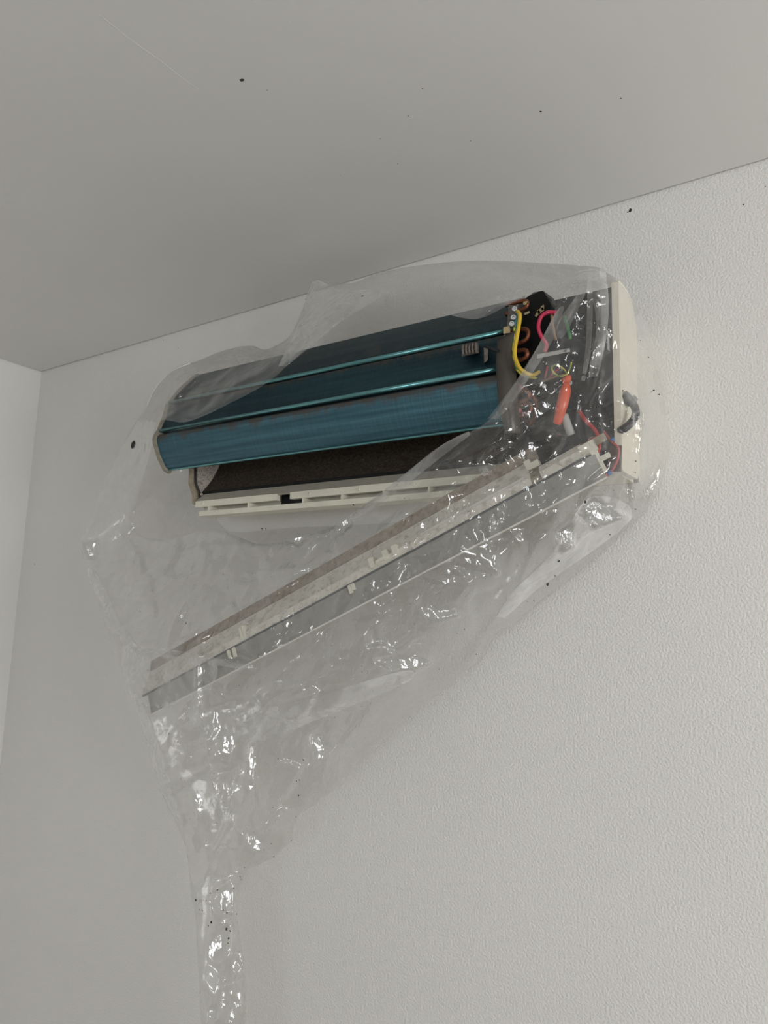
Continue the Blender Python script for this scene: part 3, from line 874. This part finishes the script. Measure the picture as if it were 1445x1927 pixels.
FRONT_IN = [(1188, 770, .222), (1196, 792, .222), (1180, 745, .220), (1210, 770, .192), (1210, 800, .185), (1228, 770, .12), (1100, 530, .212), (1130, 560, .213), (1150, 620, .213), (1165, 700, .212), (1168, 800, .214), (1165, 870, .222), (1120, 640, .214), (1090, 700, .222), (1070, 780, .236), (1110, 820, .236), (1150, 900, .225),
            (1185, 620, .168), (1200, 720, .15), (1216, 830, .14), (1240, 800, .06), (1230, 720, .065), (1200, 900, .14), (1020, 800, .272), (1000, 730, .262), (1060, 600, .217),
            (1100, 880, .280), (1030, 920, .288), (950, 965, .295), (800, 1060, .308), (650, 1140, .318), (500, 1215, .328), (350, 1295, .336), (290, 1300, .325), (1050, 980, .262), (900, 1080, .285), (760, 1160, .298), (600, 1250, .312), (450, 1320, .325),
            (850, 900, .296), (700, 1000, .298), (550, 1090, .292), (420, 1160, .300), (320, 1230, .318), (950, 860, .29), (250, 1180, .27), (300, 1100, .245), (400, 1060, .25), (210, 1060, .185), (230, 980, .185),
            (1130, 980, .13), (1060, 1050, .15), (960, 1130, .17), (860, 1200, .19), (760, 1290, .20), (660, 1370, .205), (580, 1440, .21), (500, 1400, .26), (400, 1400, .295), (340, 1440, .295), (420, 1500, .27), (480, 1550, .225), (420, 1600, .24), (400, 1660, .23),
            (408, 1720, .226), (415, 1800, .226), (420, 1900, .226), (422, 2050, .226), (424, 2250, .226),
            (960, 530, .17), (850, 535, .165), (750, 528, .15), (640, 560, .165), (560, 620, .195), (480, 700, .22), (400, 730, .235), (330, 750, .24), (265, 840, .21), (230, 900, .19)]
BACK_IN = [(1225, 800, .008), (1215, 700, .03), (1190, 930, .02), (1100, 960, .03), (950, 1080, .05), (800, 1180, .07), (700, 1280, .09), (600, 1380, .11), (500, 1480, .14), (450, 1560, .15), (400, 1640, .165), (408, 1720, .172), (415, 1800, .174), (420, 1900, .174), (422, 2050, .174), (424, 2250, .174),
           (900, 1010, .035), (700, 1040, .05), (500, 1080, .07), (350, 1150, .12), (280, 1200, .17), (300, 1060, .07), (220, 1050, .10), (230, 960, .09), (280, 900, .09), (320, 800, .10), (320, 1300, .24), (400, 1300, .19), (500, 1250, .12), (360, 1450, .21),
           (330, 880, .06), (360, 1000, .04), (500, 1000, .03), (700, 970, .03), (900, 930, .03), (380, 700, .10), (500, 680, .10), (600, 600, .09), (700, 580, .085), (820, 540, .085), (950, 530, .09), (1080, 520, .115), (1150, 530, .14)]


def tps_fit(pts):
    p = np.array(pts, float)
    xy, v = p[:, :2] / 500.0, p[:, 2]
    n = len(p)
    r2 = ((xy[:, None] - xy[None]) ** 2).sum(-1)
    K = 0.5 * r2 * np.log(r2 + 1e-12)
    Pm = np.hstack([np.ones((n, 1)), xy])
    L = np.zeros((n + 3, n + 3))
    L[:n, :n] = K + np.eye(n) * 2e-4
    L[:n, n:] = Pm
    L[n:, :n] = Pm.T
    w = np.linalg.solve(L, np.concatenate([v, np.zeros(3)]))

    def ev(q):
        q = q / 500.0
        res = np.zeros(len(q))
        for s in range(0, len(q), 8000):
            qq = q[s:s + 8000]
            d2 = ((qq[:, None] - xy[None]) ** 2).sum(-1)
            res[s:s + 8000] = (0.5 * d2 * np.log(d2 + 1e-12)) @ w[:n] + w[n] + qq @ w[n + 1:]
        return res
    return ev


def densify(poly, step=14):
    out = []
    for a, b in zip(poly, poly[1:] + poly[:1]):
        a, b = np.array(a, float), np.array(b, float)
        k = max(1, int(np.hypot(*(b - a)[:2]) / step))
        out += [tuple(a + (b - a) * i / k) for i in range(k)]
    return out


def smooth_poly(poly, sub=4):
    """closed Catmull-Rom through the outline"""
    n = len(poly)
    p = np.array(poly, float)
    out = []
    for i in range(n):
        a, b, c, d = p[(i - 1) % n], p[i], p[(i + 1) % n], p[(i + 2) % n]
        for k in range(sub):
            t = k / sub
            out.append(tuple(0.5 * (2 * b + (c - a) * t + (2 * a - 5 * b + 4 * c - d) * t * t + (3 * b - a - 3 * c + d) * t ** 3)))
    return out


def dist_poly(q, poly, closed=True):
    """distance to a polyline, nearest point, inside flag"""
    p = np.array(poly, float)[:, :2]
    best = np.full(len(q), 1e9)
    near = np.zeros((len(q), 2))
    ins = np.zeros(len(q), bool)
    rng_ = range(len(p)) if closed else range(len(p) - 1)
    for i in rng_:
        a, b = p[i], p[(i + 1) % len(p)]
        ab = b - a
        t = np.clip(((q - a) @ ab) / max(ab @ ab, 1e-9), 0, 1)
        c = a + t[:, None] * ab
        d = np.hypot(*(q - c).T)
        m = d < best
        best[m] = d[m]
        near[m] = c[m]
        if closed:
            cond = (a[1] > q[:, 1]) != (b[1] > q[:, 1])
            with np.errstate(divide='ignore', invalid='ignore'):
                xi = (b[0] - a[0]) * (q[:, 1] - a[1]) / (b[1] - a[1]) + a[0]
            ins ^= cond & (q[:, 0] < xi)
    return best, near, ins


def facets(q, cell, ang, stretch, seed, sharp=20.0):
    """crumpled-sheet relief: patches of near-flat facets of random tilt; returns metres for a tilt of 1 mm per pixel"""
    ca, sa = math.cos(ang), math.sin(ang)
    u = (q[:, 0] * ca + q[:, 1] * sa) / (cell * stretch)
    v = (-q[:, 0] * sa + q[:, 1] * ca) / cell
    iu, iv = np.floor(u).astype(int), np.floor(v).astype(int)
    num, den = np.zeros(len(q)), np.zeros(len(q))
    ds, hs = [], []
    for du in (-1, 0, 1):
        for dv in (-1, 0, 1):
            a, b = iu + du, iv + dv
            h = np.abs((a * 73856093) ^ (b * 19349663) ^ (seed * 83492791)).astype(np.uint64)
            r = []
            for k in range(4):
                h = (h * np.uint64(6364136223846793005) + np.uint64(1442695040888963407))
                r.append(((h >> np.uint64(33)).astype(float)) / 2 ** 31)
            cu, cv = a + r[0], b + r[1]
            gu, gv = r[2] * 2 - 1, r[3] * 2 - 1
            ds.append(np.hypot(u - cu, v - cv))
            hs.append(gu * (u - cu) * cell * 0.7 + gv * (v - cv) * cell)
    ds, hs = np.array(ds), np.array(hs)
    w = np.exp(-sharp * (ds - ds.min(0)))
    return (w * hs).sum(0) / w.sum(0) * 0.001


def film_grid(step, outline, hole=None):
    ol = outline if len(outline) > 60 else smooth_poly(outline)
    if len(outline) > 60:        # soft curves round the case, straight pulls and sharp corners below
        sm = smooth_poly(outline)
        ol = [p for i, p in enumerate(sm) if outline[i // 4][1] < 900 or i % 4 == 0]
    hl = smooth_poly(hole) if hole else None
    o = np.array(ol)
    x0, y0 = o[:, 0].min() - step, o[:, 1].min() - step
    nx, ny = int((o[:, 0].max() - x0) / step) + 3, int((o[:, 1].max() - y0) / step) + 3
    jj, ii = np.meshgrid(np.arange(ny), np.arange(nx), indexing='ij')
    q = np.stack([x0 + (ii + 0.5 * (jj % 2)) * step, y0 + jj * step * 0.9], -1).reshape(-1, 2)
    do, no, io = dist_poly(q, ol)
    sd = np.where(io, do, -do)
    snap, near = do < 0.55 * step, no
    dh = np.full(len(q), 1e9)
    if hl:
        dh, nh, ih = dist_poly(q, hl)
        sh = np.where(ih, -dh, dh)
        s2 = dh < 0.55 * step
        near = np.where((s2 & (dh < do))[:, None], nh, near)
        snap = snap | s2
        sd = np.minimum(sd, sh)
    ok = (sd > 0) | snap
    q = np.where(snap[:, None], near, q)
    idx = np.arange(len(q)).reshape(ny, nx)
    a, b, c, d = idx[:-1, :-1], idx[:-1, 1:], idx[1:, :-1], idx[1:, 1:]
    even = (np.arange(ny - 1) % 2 == 0)[:, None] & np.ones((1, nx - 1), bool)
    t1 = np.where(even[..., None], np.stack([a, b, c], -1), np.stack([a, b, d], -1)).reshape(-1, 3)
    t2 = np.where(even[..., None], np.stack([b, d, c], -1), np.stack([a, d, c], -1)).reshape(-1, 3)
    tri = np.concatenate([t1, t2])
    keep = ok[tri].all(1) & ~snap[tri].all(1)
    tri = tri[keep]
    used = np.unique(tri)
    remap = np.full(len(q), -1)
    remap[used] = np.arange(len(used))
    q, tri = q[used], remap[tri]
    do = dist_poly(q, ol)[0]
    dh = dist_poly(q, hl)[0] if hl else np.full(len(q), 1e9)
    return q, tri, do, dh


def film_object(name, q, tri, depth, mat, parent):
    pts = P(q[:, 0], q[:, 1], depth)
    me = bpy.data.meshes.new(name)
    me.vertices.add(len(pts)); me.vertices.foreach_set('co', pts.ravel())
    me.loops.add(len(tri) * 3); me.loops.foreach_set('vertex_index', tri.ravel())
    me.polygons.add(len(tri)); me.polygons.foreach_set('loop_start', np.arange(len(tri)) * 3)
    me.polygons.foreach_set('loop_total', np.full(len(tri), 3))
    me.polygons.foreach_set('use_smooth', np.ones(len(tri), bool))
    me.update(); me.validate()
    return link(name, me, mat, parent)


BAG = thing('plastic_bag', (P(600, 1100, .01)).tolist(), 'clear crumpled plastic bag wrapped round the unit, narrowing to a tail', 'plastic bag')

FRONT_IN = [(x, y, d + (.009 if x > 1040 and y < 900 and .205 < d < .24 else 0)) for x, y, d in FRONT_IN]
CREASE_UP = 1.7
od, hd = densify(OUT, 40), densify(HOLE, 40)
tps_front = tps_fit(od + hd + FRONT_IN)
tps_back = tps_fit(od + BACK_IN)

# folds pulled into the film: (polyline of pixels, height in mm, half width in px)
CREASE = [([(1090, 512), (1088, 560), (1078, 600)], 3, 3.5), ([(1100, 512), (1106, 570), (1104, 640), (1092, 700)], 3.5, 3), ([(1118, 512), (1114, 580), (1118, 640), (1106, 680)], 3.5, 3), ([(1134, 520), (1130, 570), (1131, 640), (1120, 690)], 3.5, 3), ([(1150, 530), (1148, 590), (1142, 640)], 3, 3), ([(1156, 540), (1152, 620), (1140, 660)], 3, 3),
          ([(1070, 540), (1058, 570), (1050, 610)], 3, 4), ([(1110, 690), (1100, 760), (1104, 830)], 4, 4), ([(1130, 700), (1126, 780), (1140, 860)], 4, 4),
          ([(300, 800), (340, 770), (420, 735), (500, 700)], 3, 4), ([(330, 730), (400, 700), (470, 670), (500, 665)], 3, 4), ([(360, 700), (380, 730), (370, 770)], 3, 4), ([(430, 670), (445, 700), (440, 740)], 3, 3), ([(310, 745), (350, 742), (400, 752)], 3, 3),
          ([(600, 545), (590, 590), (560, 640)], 3, 5), ([(760, 510), (840, 520), (900, 545)], 3, 5), ([(860, 500), (960, 505), (1060, 515)], 3, 5), ([(820, 560), (900, 560), (980, 535)], 3, 4), ([(930, 520), (990, 530), (1040, 560)], 3, 4),
          ([(200, 1000), (260, 1010), (330, 1030)], 4, 5), ([(180, 1100), (260, 1120), (340, 1110)], 4, 6), ([(215, 1190), (280, 1160), (330, 1100), (420, 1060)], 4, 5), ([(500, 1060), (540, 1030), (640, 1000)], 4, 5), ([(450, 1100), (560, 1080), (680, 1030), (760, 980)], 4, 6),
          ([(260, 1240), (280, 1290), (300, 1330)], 4, 4), ([(330, 1240), (350, 1290), (380, 1330)], 4, 4), ([(680, 1200), (700, 1180), (780, 1140)], 4, 5), ([(620, 1170), (680, 1160), (740, 1150)], 3, 4), ([(740, 1080), (770, 1050), (800, 1045)], 4, 5), ([(1000, 900), (1020, 940), (1010, 990)], 4, 5), ([(960, 1000), (990, 1040), (980, 1090)], 4, 5),
          ([(690, 1330), (740, 1310), (800, 1250)], 4, 6), ([(560, 1290), (600, 1340), (620, 1400)], 4, 5), ([(480, 1300), (500, 1360), (490, 1440)], 4, 5), ([(330, 1360), (350, 1420), (390, 1440)], 4, 5), ([(300, 1340), (330, 1330), (370, 1340)], 4, 4), ([(370, 1530), (380, 1580), (400, 1640)], 4, 5), ([(440, 1540), (430, 1600), (440, 1640)], 4, 5),
          ([(1128, 510), (1122, 560), (1124, 620), (1112, 690)], 7, 7), ([(1140, 530), (1138, 600), (1132, 660), (1125, 720), (1108, 760)], 6, 6), ([(1108, 520), (1098, 560), (1070, 610), (1045, 640)], 6, 8),
          ([(1125, 640), (1105, 700), (1090, 745), (1082, 800)], 7, 6), ([(1060, 560), (1045, 600), (1015, 660), (975, 725), (930, 790)], 5, 9),
          ([(1190, 960), (1120, 990), (1010, 1080), (930, 1165), (880, 1250)], 10, 12), ([(1145, 900), (1110, 930), (1075, 990), (1035, 1060)], 9, 9),
          ([(382, 1195), (372, 1250), (374, 1330), (390, 1400), (400, 1470), (412, 1520)], 9, 5), ([(510, 1330), (470, 1390), (445, 1470), (420, 1560), (370, 1690)], 8, 10),
          ([(238, 1222), (300, 1228), (400, 1238), (470, 1258)], 10, 5), ([(315, 1220), (330, 1170), (360, 1125), (400, 1108)], 7, 5), ([(160, 1048), (300, 1042), (400, 1028), (490, 1030)], 6, 8),
          ([(160, 1060), (260, 1085), (400, 1085), (560, 1070)], 6, 10), ([(560, 1190), (480, 1240), (420, 1296)], 6, 5), ([(440, 1360), (560, 1315), (740, 1265), (860, 1230)], 6, 8),
          ([(470, 1310), (560, 1290), (640, 1260)], 4, 6), ([(305, 1480), (340, 1465), (385, 1450)], 5, 7), ([(270, 1320), (300, 1400), (320, 1480), (345, 1560)], 6, 8), ([(640, 985), (740, 930), (840, 870), (940, 830), (1000, 780)], 6, 8),
          ([(700, 1010), (800, 940), (880, 890), (960, 840)], 5, 7), ([(780, 1130), (840, 1100), (900, 1060), (920, 1000)], 7, 6), ([(920, 970), (930, 1040), (935, 1085)], 6, 5), ([(840, 1060), (850, 1010), (885, 960)], 6, 5),
          ([(575, 1360), (610, 1420), (640, 1470)], 6, 7), ([(560, 1340), (570, 1420), (540, 1500)], 6, 6), ([(436, 1545), (470, 1585), (515, 1612)], 8, 6), ([(360, 1700), (420, 1665), (450, 1640)], 7, 5), ([(365, 1710), (430, 1720)], 6, 5),
          ([(428, 1745), (420, 1830), (415, 1927), (420, 2100)], 9, 5), ([(440, 1740), (445, 1800), (436, 1850)], 6, 4), ([(372, 1790), (392, 1850), (400, 1927)], 6, 4),
          ([(590, 530), (660, 545), (740, 552), (800, 560)], 5, 7), ([(700, 520), (780, 530), (880, 530), (980, 520)], 5, 8), ([(545, 640), (500, 690), (440, 720), (330, 760)], 5, 8), ([(590, 540), (570, 600), (520, 680), (420, 740)], 5, 7),
          ([(280, 780), (262, 840), (250, 900)], 4, 5), ([(200, 905), (250, 930), (262, 925)], 4, 6), ([(170, 970), (220, 960), (250, 985)], 5, 7), ([(1205, 760), (1210, 830), (1200, 900), (1190, 960)], 6, 7), ([(1232, 700), (1240, 780), (1230, 850)], 4, 5)]

# glints: patches of film turned so that they mirror a window: (polygon, window 1 or the added window 2, crinkle in mm per px)
WC = {1: np.array([ROOM_R, (WIN1[0] + WIN1[1]) / 2 + .42, (WIN1[2] + WIN1[3]) / 2]), 2: np.array([(ADDED_WIN[0] + ADDED_WIN[1]) / 2 - .4, ROOM_F, (ADDED_WIN[2] + ADDED_WIN[3]) / 2])}
GLINT = [([(708, 1242), (745, 1236), (790, 1238), (808, 1250), (775, 1262), (735, 1258)], 2, .16), ([(878, 985), (895, 984), (925, 1030), (938, 1080), (905, 1085), (860, 1040)], 2, .42), ([(790, 1085), (850, 1060), (930, 1080), (835, 1100)], 2, .42),
         ([(780, 1145), (855, 1142), (862, 1160), (800, 1175)], 2, .36), ([(1085, 965), (1115, 935), (1180, 975), (1120, 995)], 2, .36), ([(1045, 765), (1000, 800), (985, 775), (1030, 745)], 2, .30), ([(985, 735), (1040, 718), (1060, 712), (1035, 740), (1000, 750)], 2, .25),
         ([(1085, 570), (1118, 558), (1120, 564), (1090, 578)], 2, .3), ([(152, 1022), (185, 1018), (180, 1050), (165, 1052)], 2, .2), ([(395, 1290), (430, 1310), (455, 1305), (425, 1320)], 2, .2),
         ([(388, 1695), (440, 1662), (440, 1720), (398, 1714)], 2, .34), ([(390, 1775), (428, 1742), (420, 1820), (402, 1890), (382, 1845)], 2, .30), ([(440, 1810), (455, 1785), (458, 1820), (440, 1845)], 2, .3), ([(462, 1565), (480, 1570), (500, 1590), (490, 1605), (470, 1600)], 2, .2),
         ([(400, 1335), (430, 1330), (445, 1400), (430, 1440), (400, 1430)], 2, .34), ([(585, 1385), (605, 1380), (612, 1425), (590, 1440)], 2, .34), ([(940, 870), (985, 830), (1030, 835), (1010, 850), (960, 885)], 2, .36), ([(980, 905), (1010, 895), (1010, 950), (990, 965)], 2, .4),
         ([(1195, 780), (1208, 775), (1205, 850), (1195, 860)], 2, .3), ([(1215, 920), (1245, 875), (1240, 905), (1220, 940)], 2, .3), ([(625, 1000), (655, 965), (660, 985), (640, 1005)], 2, .2), ([(1180, 905), (1195, 935), (1190, 945), (1178, 925)], 2, .2),
         ([(360, 1495), (380, 1490), (390, 1520), (372, 1540)], 2, .25), ([(470, 1400), (480, 1400), (478, 1470), (465, 1470)], 2, .3), ([(1050, 1000), (1075, 985), (1080, 1030), (1060, 1040)], 2, .3), ([(560, 1075), (600, 1050), (590, 1085)], 2, .2),
         ([(500, 1000), (520, 990), (580, 1012), (560, 1025)], 2, .2), ([(345, 1205), (380, 1180), (385, 1188), (350, 1215)], 2, .1), ([(1060, 850), (1105, 835), (1110, 845), (1060, 870)], 2, .4), ([(390, 1900), (405, 1895), (400, 1927), (388, 1927)], 2, .3), ([(440, 1880), (452, 1890), (440, 1927), (425, 1927)], 2, .3)]


def sst(x, a, b):
    t = np.clip((x - a) / (b - a), 0, 1)
    return t * t * (3 - 2 * t)


def film_depth(q, do, dh, base, seed, amp=1.0, detail=True):
    d = base(q)
    sgn = 1.0 if detail else -0.5
    se = np.clip(do / 26.0, 0, 1)
    d = d + sgn * 0.011 * np.sqrt(1 - (1 - se) ** 2)
    if detail:
        sh = np.clip(dh / 12.0, 0, 1)
        d = d - 0.005 * (1 - np.sqrt(1 - (1 - sh) ** 2))
    ang = np.where(q[:, 1] > 1250, 1.1, 2.6)
    edge = sst(do, 0, 45)
    up = np.where(q[:, 1] < 800, 0.75, 1.0)                      # stretched tighter over the case
    big = facets(q, 120, 2.55, 1.5, seed)
    med = facets(q, 52, 2.3, 1.7, seed + 3)
    sml = facets(q, 21, 2.0, 1.4, seed + 5)
    tail = sst(q[:, 1], 1600, 1700)
    crk = facets(q, 70, 0.7, 1.0, seed + 9) * 60
    mask = sst(crk, 0.2, 1.4)
    for bx, by, br, bs in ((880, 1050, 120, .9), (1090, 970, 80, .8), (1000, 850, 90, .9), (420, 1390, 70, .9), (590, 1410, 60, .8), (1205, 860, 60, .6), (280, 1280, 60, .8), (820, 1150, 80, .8), (410, 1690, 60, .7), (410, 1820, 90, .7), (340, 1120, 110, .5), (1110, 600, 80, .25), (970, 960, 90, .7), (470, 1580, 60, .6)):
        mask = np.maximum(mask, bs * np.exp(-(((q[:, 0] - bx) ** 2 + (q[:, 1] - by) ** 2) / br ** 2)))
    d = d + amp * edge * up * (big * 0.18 + med * 0.34 * (1 - .3 * tail)) + amp * sst(do, 0, 20) * sml * (0.11 + 0.34 * mask)
    if detail:
        for line, h, w in CREASE:
            ls = [tuple(p)[:2] for p in catmull([Vector((x, y, 0)) for x, y in line], 5)]
            lo = np.array(ls)
            box_ = (q[:, 0] > lo[:, 0].min() - 6 * w) & (q[:, 0] < lo[:, 0].max() + 6 * w) & (q[:, 1] > lo[:, 1].min() - 6 * w) & (q[:, 1] < lo[:, 1].max() + 6 * w)
            if not box_.any():
                continue
            s = dist_poly(q[box_], ls, False)[0]
            d[box_] += h * (CREASE_UP if lo[:, 0].min() > 1030 and lo[:, 1].max() < 900 else 1.15) * 0.001 * np.exp(-s / w) * sst(do[box_], 0, 12)
        for poly, wi, cr in GLINT:
            lo = np.array(poly, float)
            c = lo.mean(0)
            box_ = (q[:, 0] > lo[:, 0].min() - 30) & (q[:, 0] < lo[:, 0].max() + 30) & (q[:, 1] > lo[:, 1].min() - 30) & (q[:, 1] < lo[:, 1].max() + 30)
            if not box_.any():
                continue
            qq = q[box_]
            ds, _, ins = dist_poly(qq, poly)
            sd = np.where(ins, ds, -ds)
            w = sst(sd, -5, 1.0)
            k = np.argmin(((qq - c) ** 2).sum(1))
            dc = d[box_][k]
            pc = P(c[0], c[1], dc)
            a = CAMPOS - pc; b = WC[wi] - pc
            n = a / np.linalg.norm(a) + b / np.linalg.norm(b)
            v = rays(qq[:, 0], qq[:, 1])
            t = (n @ (pc - CAMPOS)) / (v @ n)
            dp = -(CY + v[:, 1] * t)
            dp = np.clip(dp, dc - .03, dc + .03) + facets(qq, 13, 0.6, 1.5, 77 + seed) * cr * .20 + facets(qq, 34, 1.1, 1.6, 71 + seed) * cr * .30
            d[box_] = d[box_] * (1 - w) + dp * w
    return d


q, tri, do, dh = film_grid(4.0, OUT, HOLE)
dep = film_depth(q, do, dh, tps_front, 3)
# keep the film off what it covers
lo_clear = np.where((q[:, 0] > 935) & (q[:, 0] < 1166) & (q[:, 1] > 530) & (q[:, 1] < 880), 0.2075, 0.0)
dep = np.maximum(dep, lo_clear)
dep = np.maximum(dep, 0.006)
front = film_object('front_film', q, tri, dep, M['film'], BAG)
FQ, FD = q, dep

# back film lies on the wall round the unit
hb = [(-1.235, .212), (-1.235, .50), (-1.0, .502), (-0.5, .502), (-0.255, .502), (-0.255, .40), (-0.255, .21), (-0.6, .188), (-1.0, .188)]
HB = []
for x, z in hb:
    px, py = proj(W(x, .05, z))
    HB.append((px, py, .05))
q, tri, do, dh = film_grid(6.0, OUT, HB)
dep = film_depth(q, do, dh, tps_back, 21, amp=0.3, detail=False)
dep = np.maximum(dep, 0.004)
film_object('back_film', q, tri, dep, M['film_back'], BAG)

# doubled folds and hems of film, lying just before the front film
FOLD = [([(1106, 513), (1116, 512), (1113, 640), (1100, 720), (1090, 745), (1103, 640)]), ([(1128, 511), (1141, 518), (1137, 640), (1126, 705), (1118, 690), (1131, 600)]), ([(1048, 612), (1064, 585), (1108, 528), (1098, 560), (1072, 615), (1052, 640)]), ([(232, 1222), (330, 1235), (405, 1246), (392, 1300), (310, 1330), (252, 1322)]),
        ([(505, 1335), (525, 1345), (470, 1430), (450, 1530), (405, 1640), (372, 1695), (362, 1690), (410, 1600), (432, 1530), (445, 1420)]), ([(303, 1480), (385, 1447), (392, 1432), (398, 1452), (330, 1488), (312, 1498)]),
        ([(590, 528), (640, 545), (722, 550), (640, 607), (560, 672), (520, 700), (548, 640), (570, 585)]), ([(1043, 592), (1062, 575), (1040, 640), (1000, 705), (950, 775), (905, 806), (960, 733), (1010, 655)]),
        ([(900, 805), (850, 845), (760, 915), (690, 965), (640, 985), (745, 905), (830, 838)]), ([(1080, 515), (1130, 510), (1145, 560), (1140, 640), (1120, 720), (1108, 700), (1122, 620), (1112, 560)]),
        ([(240, 1215), (320, 1222), (470, 1252), (475, 1262), (330, 1240), (242, 1230)]), ([(840, 590), (900, 600), (960, 572), (1018, 546), (1010, 535), (930, 560), (870, 580)]), ([(255, 1330), (275, 1340), (320, 1470), (345, 1565), (305, 1490), (282, 1420), (266, 1360)]),
        ([(450, 1370), (600, 1312), (760, 1262), (765, 1285), (620, 1345), (470, 1400)]), ([(1110, 935), (1190, 975), (1010, 1110), (930, 1180), (960, 1120), (1040, 1040)]), ([(163, 1078), (215, 1180), (240, 1225), (262, 1225), (225, 1170), (185, 1085)])]
ntree_q = FQ
for k, poly in enumerate(FOLD):
    pl = [(x, y, 0) for x, y in poly]
    q, tri, do, dh = film_grid(5.0, pl)
    if len(tri) == 0:
        continue
    base = np.empty(len(q))
    for s in range(0, len(q), 400):
        qq = q[s:s + 400]
        d2 = ((qq[:, None] - ntree_q[None]) ** 2).sum(-1)
        nn = np.argpartition(d2, 4, axis=1)[:, :4]
        ww = 1 / (np.take_along_axis(d2, nn, 1) + 1.0)
        base[s:s + 400] = (FD[nn] * ww).sum(1) / ww.sum(1)
    dep = base + 0.0030 + np.abs(facets(q, 24, 1.0, 2.0, 40 + k)) * 0.12
    film_object('fold', q, tri, dep, M['film_fold'], BAG)


def film_d(x, y):
    d2 = (FQ[:, 0] - x) ** 2 + (FQ[:, 1] - y) ** 2
    return FD[np.argmin(d2)]


# white hem along the top
hem = [(277, 764), (286, 742), (300, 720), (318, 703), (338, 691), (358, 684)]
tube('hem', [PV(x, y, film_d(x, y) + .002) for x, y in hem], 0.0015, M['cord'], BAG, seg=8)
# grime clinging to the film
fl = [(1051, 1055, 1.6), (1044, 1083, 1.0), (1030, 1100, 1.5), (1005, 1131, .6), (992, 1132, .5), (896, 1231, .7), (250, 838, 4.6), (682, 557, 1.1), (575, 563, 1.0), (493, 995, 1.0), (500, 995, .8), (665, 950, 1.0), (558, 1470, .7), (562, 1497, .9), (523, 1428, .7), (571, 1430, .7), (563, 1468, .6), (513, 1520, .6),
      (557, 1537, .8), (548, 1582, .7), (515, 1612, .7), (497, 1600, .6), (510, 1588, .6), (368, 1693, 1.0), (376, 1712, .9), (381, 1713, .9), (427, 1718, 1.1), (409, 1675, .9), (454, 1655, .9), (440, 1672, .8), (397, 1736, 1.3), (392, 1742, .8), (426, 1748, 1.7), (433, 1752, 1.1), (430, 1766, 1.2), (429, 1775, .8),
      (445, 1720, .8), (376, 1868, .6), (334, 1396, .9), (318, 1380, .8), (450, 1290, .6), (500, 1395, .4), (630, 1350, .5), (645, 1352, .4), (263, 1150, .6), (350, 1173, .7), (420, 1080, .5), (475, 1079, .5), (428, 1091, .4), (458, 1068, .4), (286, 1112, .6), (1101, 945, 1.2), (1148, 1006, .9), (1195, 958, .7),
      (1080, 1180, .01), (860, 1192, .5), (874, 1184, .5), (826, 1259, .5), (780, 1264, .5), (1090, 1012, .5), (1230, 735, 1.0), (1220, 672, 1.0), (1240, 742, .8), (1205, 640, .7), (1196, 868, .8), (1172, 735, .8), (537, 1370, .5), (420, 1713, .7), (412, 1709, .5), (388, 1695, .8), (396, 1681, .8), (452, 1650, .6), (460, 1632, .6)]
o = specks('grime_flecks', [(PV(x, y, film_d(x, y) + .0012), s) for x, y, s in fl], 0.0014, M['dirt'], BAG, (0.3, -1, -.1))
dots = []
r = random.Random(3)
while len(dots) < 260:
    x, y = r.uniform(170, 1240), r.uniform(520, 1900)
    i = np.argmin((FQ[:, 0] - x) ** 2 + (FQ[:, 1] - y) ** 2)
    if abs(FQ[i, 0] - x) < 4 and abs(FQ[i, 1] - y) < 4 and (y > 900 or r.random() < .25):
        dots.append((PV(x, y, FD[i] + .001), r.uniform(.25, .7) if r.random() < .8 else r.uniform(.6, 1.1)))
specks('dust_dots', dots, 0.0011, M['tan'], BAG, (0.3, -1, -.1))

# beads of water on the film
bm = bmesh.new()
r = random.Random(9)
spots = [(585, 1138), (770, 1140), (735, 1160), (500, 1275), (640, 1240), (690, 1265), (607, 1318), (690, 1320), (617, 1268), (555, 1290), (620, 1250), (700, 1300)]
while len(spots) < 46:
    x, y = r.uniform(420, 860), r.uniform(1080, 1400)
    i = np.argmin((FQ[:, 0] - x) ** 2 + (FQ[:, 1] - y) ** 2)
    if abs(FQ[i, 0] - x) < 4 and abs(FQ[i, 1] - y) < 4:
        spots.append((x, y))
for x, y in spots:
    mt = Matrix.Translation(PV(x, y, film_d(x, y) + .0006)) @ Matrix.Diagonal((1, .55, 1.15, 1))
    bmesh.ops.create_icosphere(bm, subdivisions=2, radius=r.uniform(.0009, .0022), matrix=mt)
m, nt, out = new_mat('water')
g = N(nt, 'BsdfGlass', Roughness=0.0, IOR=1.33)
nt.links.new(g.outputs[0], out.inputs[0])
o = from_bm('water_beads', bm, m, BAG, smooth=True); o['kind'] = 'stuff'
